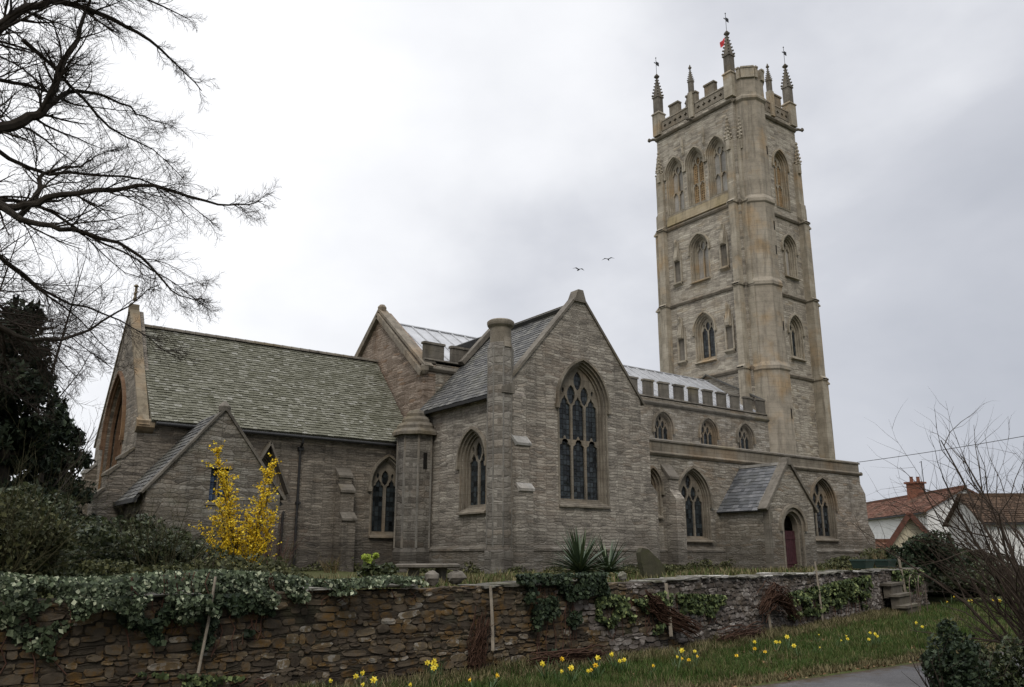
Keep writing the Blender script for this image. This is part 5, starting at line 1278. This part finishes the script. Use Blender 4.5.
# ---- churchyard ground cover by the aisle and under the porch
twiggy(30.5, 17.6, 1.1, .75, 16, 'dry seed-headed plants before the porch door', 61, plain('dry_stem', (.2, .15, .09), .9, .1), name='dry_plant', cat='plant', kids=(5, 4))
twiggy(34.0, 19.6, 1.1, 1.3, 18, 'sprawling dry shrub right of the porch door', 62, plain('dry_stem_pale', (.17, .14, .09), .9, .1), kids=(6, 5, 4))
P = clump_points(2600, (34.0, 19.6, 1.5), (1.8, .7, .6), 22, 63, .2, floor=1.0); o = leaves('sparse_leaf', P, .07, m_lshrub, None, seed=63); o.name = 'shrub'; tag(o, 'thin grey-green bush right of the porch', 'shrub')
shrub(20.2, 19.5, 1.05, 1.6, .5, .35, 5000, .06, m_lshrub, 'low green mound before the aisle window', 64, stems=4)
shrub(26.5, 16.6, 1.1, 1.5, .5, .5, 3500, .06, m_lshrub, 'small green growth below the planters', 65, stems=4)

# ---- weeds and low growth hugging the foot of the walls
wr = np.random.default_rng(31); P = []
for (xa, ya, xb, yb, n, hh) in ((11.2, 30.8, 17, 30.8, 2600, .55), (6.6, 27.9, 11.2, 27.9, 2200, .7), (17.0, 29.2, 17.5, 25.4, 1400, .4), (17.2, 23.8, 24.9, 23.8, 3000, .4), (25, 24.4, 30, 24.4, 3200, .6), (30, 21.9, 31.2, 21.9, 500, .35), (32.6, 21.9, 34.4, 22.3, 1200, .6), (34, 24.4, 42.4, 24.4, 3600, .65)):
    for i in range(n):
        f = wr.uniform(); x, y = xa+(xb-xa)*f+wr.normal()*.12, ya+(yb-ya)*f-abs(wr.normal())*.22
        top_ = hh*max(.08, .45+1.1*mnoise.noise(Vector((x*1.1, y*1.1, 2.)))); P.append((x, y, .98+top_*wr.uniform()**1.3))
tag(leaves('weeds', P, .085, m_lshrub, None, up_bias=.6, aspect=.7, seed=32), 'low weeds and scrubby growth along the foot of the church', 'weeds', kind='stuff')
# ---- right-hand side: evergreens, hedge and bare shrub
shrub(27.6, 14.4, .9, 1.15, 1.1, 1.7, 9000, .1, m_divy, 'dark ivy-covered evergreen at the end of the wall', 71)
shrub(31.0, 14.5, .3, 2.6, 1.6, 1.7, 10000, .12, m_shrub, 'dark hedge mound behind the bare shrub at the right', 72)
shrub(24.5, 9.2, .2, 2.2, 1.0, 1.25, 9000, .1, m_lshrub, 'olive undergrowth beneath the bare shrub', 73)
shrub(27.5, 9.6, .2, 2.2, 1.0, 1.5, 8000, .1, m_shrub, 'dark undergrowth cut by the right edge', 74)
nb = shrub(9.25, 4.68, .0, .38, .36, .86, 8000, .042, m_divy, 'small dark glossy bush beside the road at the lower right', 75)
shrub(10.1, 4.6, .0, .6, .35, .72, 6000, .045, m_shrub, 'lower dark bush just behind the glossy roadside bush', 76)
shrub(10.4, 4.0, .0, .6, .4, .75, 5000, .045, m_shrub, 'dark bush at the right edge above the rough stones', 78)
twiggy(11.9, 4.75, .05, 3.0, 34, 'large leafless shrub with tangled brown stems at the right', 77, plain('grey_brown_stem', (.045, .034, .026), .9, .1, .3, 8), name='bare_shrub', spread=.62, r0=.032, kids=(7, 7, 5), maxl=3, lean=(.0, .0), curl=.3)
P = MB(); r7 = random.Random(4)
for k in range(26): rock(P, (9.6+r7.uniform(-.1, 1.0), 3.55+r7.uniform(-.15, .15), .08+r7.uniform(0, .34)), Vector((1, 0, 0)), Vector((-.6, -.8, 0)), r7.uniform(.15, .35), r7.uniform(.08, .16), .12, r7)
tag(P.build('rockery', m_cope), 'rough pale stones heaped at the lower right corner', 'stones')

# ---- grass on the verge
m_grass = island('grass_blade', [(0, (.022, .044, .009)), (.5, (.045, .08, .017)), (.85, (.075, .105, .028)), (1, (.15, .135, .06))], .8, .15, .05, 2, moss=(.10, .088, .035), mossamt=.6, mscale=1.5, bmp=0, translucent=.25)
m_dry = island('dry_grass_blade', [(0, (.06, .055, .025)), (.5, (.11, .095, .045)), (1, (.19, .155, .085))], .85, .15, .05, 2, bmp=0)
def patchy(u, v): return .15+1.7*max(0, min(.62, .42+.9*mnoise.noise(Vector((u*.8, v*1.4, 7.)))))
def grass(name, label, n, us_, vf, mat, hmin, hmax, seed, wd=.006, zf=verge_z, dens=None):
    r_ = np.random.default_rng(seed); V = []; F = []
    u = r_.uniform(us_[0], us_[1], n); 
    for i in range(n):
        uu = u[i]; a, b2 = vf(uu); vv = r_.uniform(a, b2)
        if dens is not None and r_.uniform() > dens(uu, vv): continue
        z = zf(uu, vv)-.01; h = r_.uniform(hmin, hmax)*(.75+.6*mnoise.noise(Vector((uu*1.5, vv*1.5, 0)))+.25); an = r_.uniform(0, 6.28); ln = r_.uniform(.1, .65)*h; dx, dy = math.cos(an), math.sin(an); w = wd*r_.uniform(.7, 1.4)
        k = len(V)
        V += [(uu-dy*w, vv+dx*w, z), (uu+dy*w, vv-dx*w, z), (uu+dx*ln*.35+dy*w*.8, vv+dy*ln*.35-dx*w*.8, z+h*.6), (uu+dx*ln*.35-dy*w*.8, vv+dy*ln*.35+dx*w*.8, z+h*.6), (uu+dx*ln, vv+dy*ln, z+h*.95), (uu+dx*ln*1.02, vv+dy*ln*1.02, z+h*.95)]
        F += [(k, k+1, k+2, k+3), (k+3, k+2, k+5, k+4)]
    return tag(np_mesh(name, V, F, mat), label, 'grass', kind='stuff')
grass('grass', 'green grass on the verge below the wall', 75000, (3, 16), lambda u: (7.5, wall_v(u)-.12), m_grass, .04, .15, 1, .005, verge_z, patchy)
grass('grass', 'green grass on the far verge beside the stile', 34000, (15, 30), lambda u: (7.5, wall_v(u)-.15), m_grass, .05, .17, 2, .008, verge_z, patchy)
grass('grass', 'tawny dry grass along the road edge', 24000, (3, 24), lambda u: (7.22, 7.85), m_dry, .03, .1, 3, .006)
grass('dry_grass', 'dead brown grass and litter tangled at the wall foot', 20000, (3, 24), lambda u: (wall_v(u)-.75, wall_v(u)-.05), m_dry, .05, .2, 13, .006)
grass('dry_grass', 'straw-coloured dead blades mixed through the verge', 14000, (3, 28), lambda u: (7.6, wall_v(u)-.2), m_dry, .05, .16, 14, .005, verge_z, lambda u, v: 1.15-patchy(u, v))
grass('grass', 'rank grass at the foot of the church', 11000, (5, 40), lambda u: (wall_v(u)+.3, wall_v(u)+8), m_grass, .06, .2, 4, .014, yard_z, patchy)
grass('dry_grass', 'tawny dead growth in the churchyard behind the wall', 12000, (5, 40), lambda u: (wall_v(u)+.3, wall_v(u)+8), m_dry, .06, .24, 24, .012, yard_z)
grass('grass', 'grass on the near roadside', 6000, (7.5, 14), lambda u: (3.4, 5.0), m_grass, .05, .22, 5, .005, lambda u, v: .05)

m_litter = island('leaf_litter', [(0, (.04, .022, .012)), (.6, (.11, .06, .03)), (1, (.2, .13, .07))], .9, .1, .05, 2, bmp=0)
lr_ = np.random.default_rng(5); P = []
for i in range(5200):
    u = lr_.uniform(3, 26); v = 7.12+(wall_v(u)-7.2)*(lr_.uniform(0, 1)**(1.6 if i % 2 else .5)); P.append((u, v, verge_z(u, v)+.012+lr_.uniform(0, .03)))
tag(leaves('fallen_leaves', P, .035, m_litter, None, up_bias=2.5, seed=15), 'brown fallen leaves scattered over the verge', 'leaf litter', kind='stuff')
# ---- daffodils: each its own thing, copied from one of each colour
m_dy = island('daffodil_petal', [(0, (.72, .55, .02)), (1, (.88, .74, .1))], .6, .25, 0, 3, bmp=0, translucent=.2)
m_do = island('daffodil_trumpet', [(0, (.7, .42, .02)), (1, (.8, .55, .04))], .6, .25, 0, 3, bmp=0)
m_dg = island('daffodil_leaf', [(0, (.03, .06, .02)), (1, (.07, .11, .04))], .6, .3, 0, 3, bmp=0)
def daff(label, group, petal, trumpet, seed):
    o = thing('daffodil', label, 'daffodil', (0, 0, 0), group); r_ = random.Random(seed); s = MB()
    s.tube([(0, 0, -.02), (.01, 0, .15), (.0, -.005, .25), (-.01, -.03, .275)], .0045, 5); s.build('stem', m_dg, o)
    l_ = MB()
    for k in range(11):
        a = r_.uniform(0, 6.28); h = r_.uniform(.16, .32); dx, dy = math.cos(a), math.sin(a); vs = []
        for i in range(4):
            f = i/3; w = .009*(1-f*.7); o_ = .02+.11*f*f; vs += [(dx*o_-dy*w, dy*o_+dx*w, h*f), (dx*o_+dy*w, dy*o_-dx*w, h*f)]
        l_.add(vs, [(i*2, i*2+1, i*2+3, i*2+2) for i in range(3)])
    l_.build('leaves', m_dg, o)
    p_ = MB(); c = Vector((-.01, -.035, .275)); n_ = Vector((-.35, -.9, .12)).normalized(); a_ = n_.orthogonal().normalized(); b2 = n_.cross(a_)
    for k in range(6):
        q = 2*math.pi*k/6; d = a_*math.cos(q)+b2*math.sin(q); e_ = n_.cross(d)
        p_.add([c, c+d*.022+e_*.014, c+d*.046+n_*.004, c+d*.022-e_*.014], [(0, 1, 2, 3)])
    p_.build('petals', petal, o)
    t_ = MB(); vs = []
    for z_, rr in ((0, .009), (.018, .012), (.028, .017)):
        for k in range(8): q = 2*math.pi*k/8; vs.append(c+n_*z_+(a_*math.cos(q)+b2*math.sin(q))*rr)
    t_.add(vs, [(j*8+k, j*8+(k+1) % 8, (j+1)*8+(k+1) % 8, (j+1)*8+k) for j in range(2) for k in range(8)]+[tuple(range(7, -1, -1))]); t_.build('trumpet', trumpet, o)
    return o
def copy_tree(o, parent=None):
    c = o.copy(); C.objects.link(c); c.parent = parent
    for chd in list(o.children): copy_tree(chd, c)
    return c
dA = daff('yellow daffodil blooming in the verge grass below the wall', 'yellow daffodils on the near verge', m_dy, m_dy, 1)
dB = daff('yellow daffodil with deep orange trumpet in the verge grass', 'orange-centred daffodils on the near verge', m_do, m_do, 2)
dC = daff('yellow daffodil on the far verge right of the stile', 'yellow daffodils beyond the stile', m_dy, m_do, 3)
near = [(4.24,9.02),(3.83,8.16),(4.2,8.35),(3.98,7.8),(4.04,7.59),(5.26,8.82),(5.08,8.4),(4.95,8.08),(4.53,7.74),(6.25,7.75),(6.22,7.5),(6.26,7.35),(6.97,7.67),(6.6,7.4),(7.4,7.85),(7.38,7.74),(7.44,7.69),
        (8.16,7.55),(8.4,7.65),(8.97,7.97),(10.56,8.16),(10.67,7.89),(10.86,7.94),(11.06,7.98),(12.62,8.53),(10.46,7.4),(10.92,7.42),(12.08,7.82),(12.29,7.88),(12.19,7.74),(13.31,8.02),(12.35,7.45),(12.69,7.58),(12.75,7.53),(15.36,8.33),(15.26,8.12),(5.15,8.55),(5.2,8.3)]
orange = [(5.06,7.45),(5.3,7.5),(6.35,7.4),(6.57,7.38),(7.57,7.42),(6.72,7.4),(9.96,7.72),(8.04,7.42),(8.21,7.4),(8.41,7.45),(9.15,7.42),(9.76,7.44),(6.8,8.1)]
far = [(21.54,10.86),(24.67,12.24),(21.94,10.56),(21.62,10.27),(23.96,10.79),(22.64,10.04),(21.15,9.15)]
r8 = random.Random(8)
for proto, lst, sc in ((dA, near, 1.0), (dB, orange, .85), (dC, far, 1.35)):
    for i, (x, y) in enumerate(lst):
        o = proto if i == 0 else copy_tree(proto)
        if y > 6.5: x, y = x*1.12, min(y*1.12, wall_v(x*1.12)-.15)
        o.location = (x, y, verge_z(x, y)); o.rotation_euler = (r8.uniform(-.25, .25), r8.uniform(-.25, .25), r8.uniform(-1.5, 1.0)); k = sc*r8.uniform(.6, .95); o.scale = (k*1.15, k*1.15, k)

# ================================================================== HOUSES BEYOND
m_white = plain('white_render', (.66, .66, .65), .9, .1, .12, .7, bmp=.2); m_cream = plain('cream_render', (.55, .5, .38), .9, .1, .12, 1)
m_brick = plain('red_brick', (.2, .09, .06), .9, .1, .3, 3); m_barge = plain('bargeboard_brown', (.1, .045, .032), .8, .2)
def house(p, az, length, width, ez_, rz_, label, wallmat, roofmat, base=.3, name='house', wins=()):
    """p near end of the front eave line, az bearing of the length (radians from +y towards +x)"""
    o = thing(name, label, 'house', (p[0], p[1], base)); dl = Vector((math.sin(az), math.cos(az), 0)); dn = Vector((dl.y, -dl.x, 0))*-1   # dn points to the camera side (left)
    P = lambda a, b2, z: Vector((p[0], p[1], 0))+dl*a-dn*b2+Vector((0, 0, z))
    w = MB(); a0, a1, b0, b1 = 0, length, 0, width
    vs = [P(a0, b0, base-.5), P(a1, b0, base-.5), P(a1, b1, base-.5), P(a0, b1, base-.5), P(a0, b0, ez_), P(a1, b0, ez_), P(a1, b1, ez_), P(a0, b1, ez_), P(a0, width/2, rz_-.1), P(a1, width/2, rz_-.1)]
    w.add(vs, [(0, 4, 5, 1), (2, 6, 7, 3), (3, 7, 8, 4, 0), (1, 5, 9, 6, 2)]); w.build('wall', wallmat, o)
    sl_ = (P(0, width/2, rz_)-P(0, 0, ez_)); k = 1+.35/sl_.length
    r_ = MB(); e0 = P(-.25, width/2, rz_)-sl_*k; tile_roof(e0, dl, sl_, length+.5, sl_.length*k, .24, .3, .02, .03, mb=r_)
    sl2 = (P(0, width/2, rz_)-P(0, width, ez_)); e1 = P(length+.25, width/2, rz_)-sl2*k; tile_roof(e1, -dl, sl2, length+.5, sl2.length*k, .24, .3, .02, .03, mb=r_)
    r_.beam(P(-.25, width/2, rz_+.06), P(length+.25, width/2, rz_+.06), .3, .2)
    rf_ = r_.build('roof', roofmat, o); g_ = MB(); g_.beam(e0-Vector((0, 0, .05)), e0+dl*(length+.5)-Vector((0, 0, .05)), .12, .12); g_.build('gutter', m_iron, o)
    return o, P, rf_
CH1 = 7.9
hA, PA, rA = house((59.4, 30.45), R(39.6), 26, 5.6, 4.85, 6.4, 'white rendered house with long red tile roof beyond the church', m_white, m_red)
def chim(o, P, a, b2, z0, z1, sz=.8, pots=2, rf_=None):
    c_ = P(a, b2, 0); m2 = MB(); m2.box((c_.x-sz/2, c_.y-sz/2, z0), (c_.x+sz/2, c_.y+sz/2, z1)); m2.box((c_.x-sz*.62, c_.y-sz*.62, z1), (c_.x+sz*.62, c_.y+sz*.62, z1+.14)); cm = m2.build('chimney', m_brick, rf_)
    return c_
for a, z0, z1 in ((CH1, 5.9, 7.35), (24, 5.9, 7.1)):
    c_ = chim(hA, PA, a, 2.8, z0, z1, 1.0, 2, rA)
    for k in (-.27, .27):
        m2 = MB(); m2.lathe((c_.x+k*.8, c_.y-k*.6), [(.15, z1+.14), (.13, z1+.5), (.16, z1+.56)], 8); m2.build('chimney_pot', m_brick, rA)
c_ = PA(CH1-1.6, 2.8, 0); m2 = MB(); m2.tube([(c_.x, c_.y, 6.6), (c_.x, c_.y, 9.0)], .03, 5); m2.tube([(c_.x-.5, c_.y-.3, 8.9), (c_.x+.3, c_.y+.3, 8.95)], .02, 4); m2.build('aerial', m_iron, rA)
hB, PB, rB = house((59.5, 15.8), R(-50), 11.0, 4.6, 3.7, 5.2, 'nearer white house with a brown tiled roof behind the bare shrub', m_white, island('brown_tile', [(0, (.05, .034, .024)), (1, (.105, .07, .048))], .9, .1, .3, 1, bmp=.3))
hC, PC, rC = house((39.2, 22.1), R(61), 4, 2.1, 2.1, 3.5, 'small gabled cream outbuilding with red bargeboards', m_cream, m_red)
hD, PD, rD = house((52.6, 28.6), R(-28.4), 3.6, 2.4, 1.75, 2.6, 'low red-tiled shed roof behind the wall end', m_brick, m_red)
m2 = MB()
for sg in (0, 1): m2.beam(PC(-.3, -.3 if sg == 0 else 2.4, 1.75), PC(-.3, 1.05, 3.62), .2, .24, tuple(PC(1, 0, 0)-PC(0, 0, 0)))
m2.build('bargeboard', m_barge, hC)

# ---- distant hedge and trees on the horizon
m_far = island('distant_foliage', [(0, (.012, .018, .009)), (.6, (.03, .036, .018)), (1, (.06, .06, .035))], .9, .1, .2, .4, bmp=0)
r9 = np.random.default_rng(77); P = []
for i in range(70):
    a = R(-40+150*i/70); d = 115+20*math.sin(i*1.7); P.append(clump_points(420, (math.sin(a)*d, math.cos(a)*d, 1.8), (4.5, 4.5, 2.0+.6*math.sin(i*2.3)), 8, 100+i, .1))
tag(leaves('distant_hedge', np.concatenate(P), .9, m_far, None, seed=8), 'far line of hedges and trees on the horizon', 'hedge', kind='stuff')

# ---- overhead cable and its pole beyond the church
cb = MB(); A, B = Vector((60, 58, 9.0)), Vector((62, 9, 11.3)); n = 24
pole = thing('utility_pole', 'wooden utility pole out beyond the right edge carrying a cable', 'pole', (62, 9, 0)); pm = MB(); pm.tube([(62, 9, -.1), (62, 9, 11.6)], [.16, .11], 8); pm.build('shaft', m_wood, pole)
cb.tube([A.lerp(B, i/n)+Vector((0, 0, -1.2*4*(i/n)*(1-i/n))) for i in range(n+1)], .022, 4); tag(cb.build('cable', m_iron), 'thin black overhead cable right of the tower', 'cable')

# ---- two birds
m_bird = plain('bird_grey', (.05, .05, .055), .8, .2)
for x, y, z, a, lb in ((44.3, 50, 25.3, .3, 'small dark bird in flight, the lower left of two'), (47.8, 50, 27.0, -.5, 'small dark bird in flight, the upper right of two')):
    o = thing('bird', lb, 'bird', (x, y, z), 'birds in flight'); b_ = MB(); Mx = Matrix.Rotation(a-.5, 3, 'Z')
    W_ = lambda p: Vector((x, y, z))+Mx @ Vector(p)
    b_.tube([W_((0, -.2, 0)), W_((0, -.1, .01)), W_((0, .08, 0)), W_((0, .28, -.01))], [.02, .06, .06, .015], 6)
    for sg in (-1, 1): b_.add([W_((0, -.08, .03)), W_((sg*.28, -.1, .14)), W_((sg*.62, .04, .02)), W_((sg*.28, .06, .12)), W_((0, .08, .03))], [(0, 1, 3, 4), (1, 2, 3)])
    b_.build('body', m_bird, o)
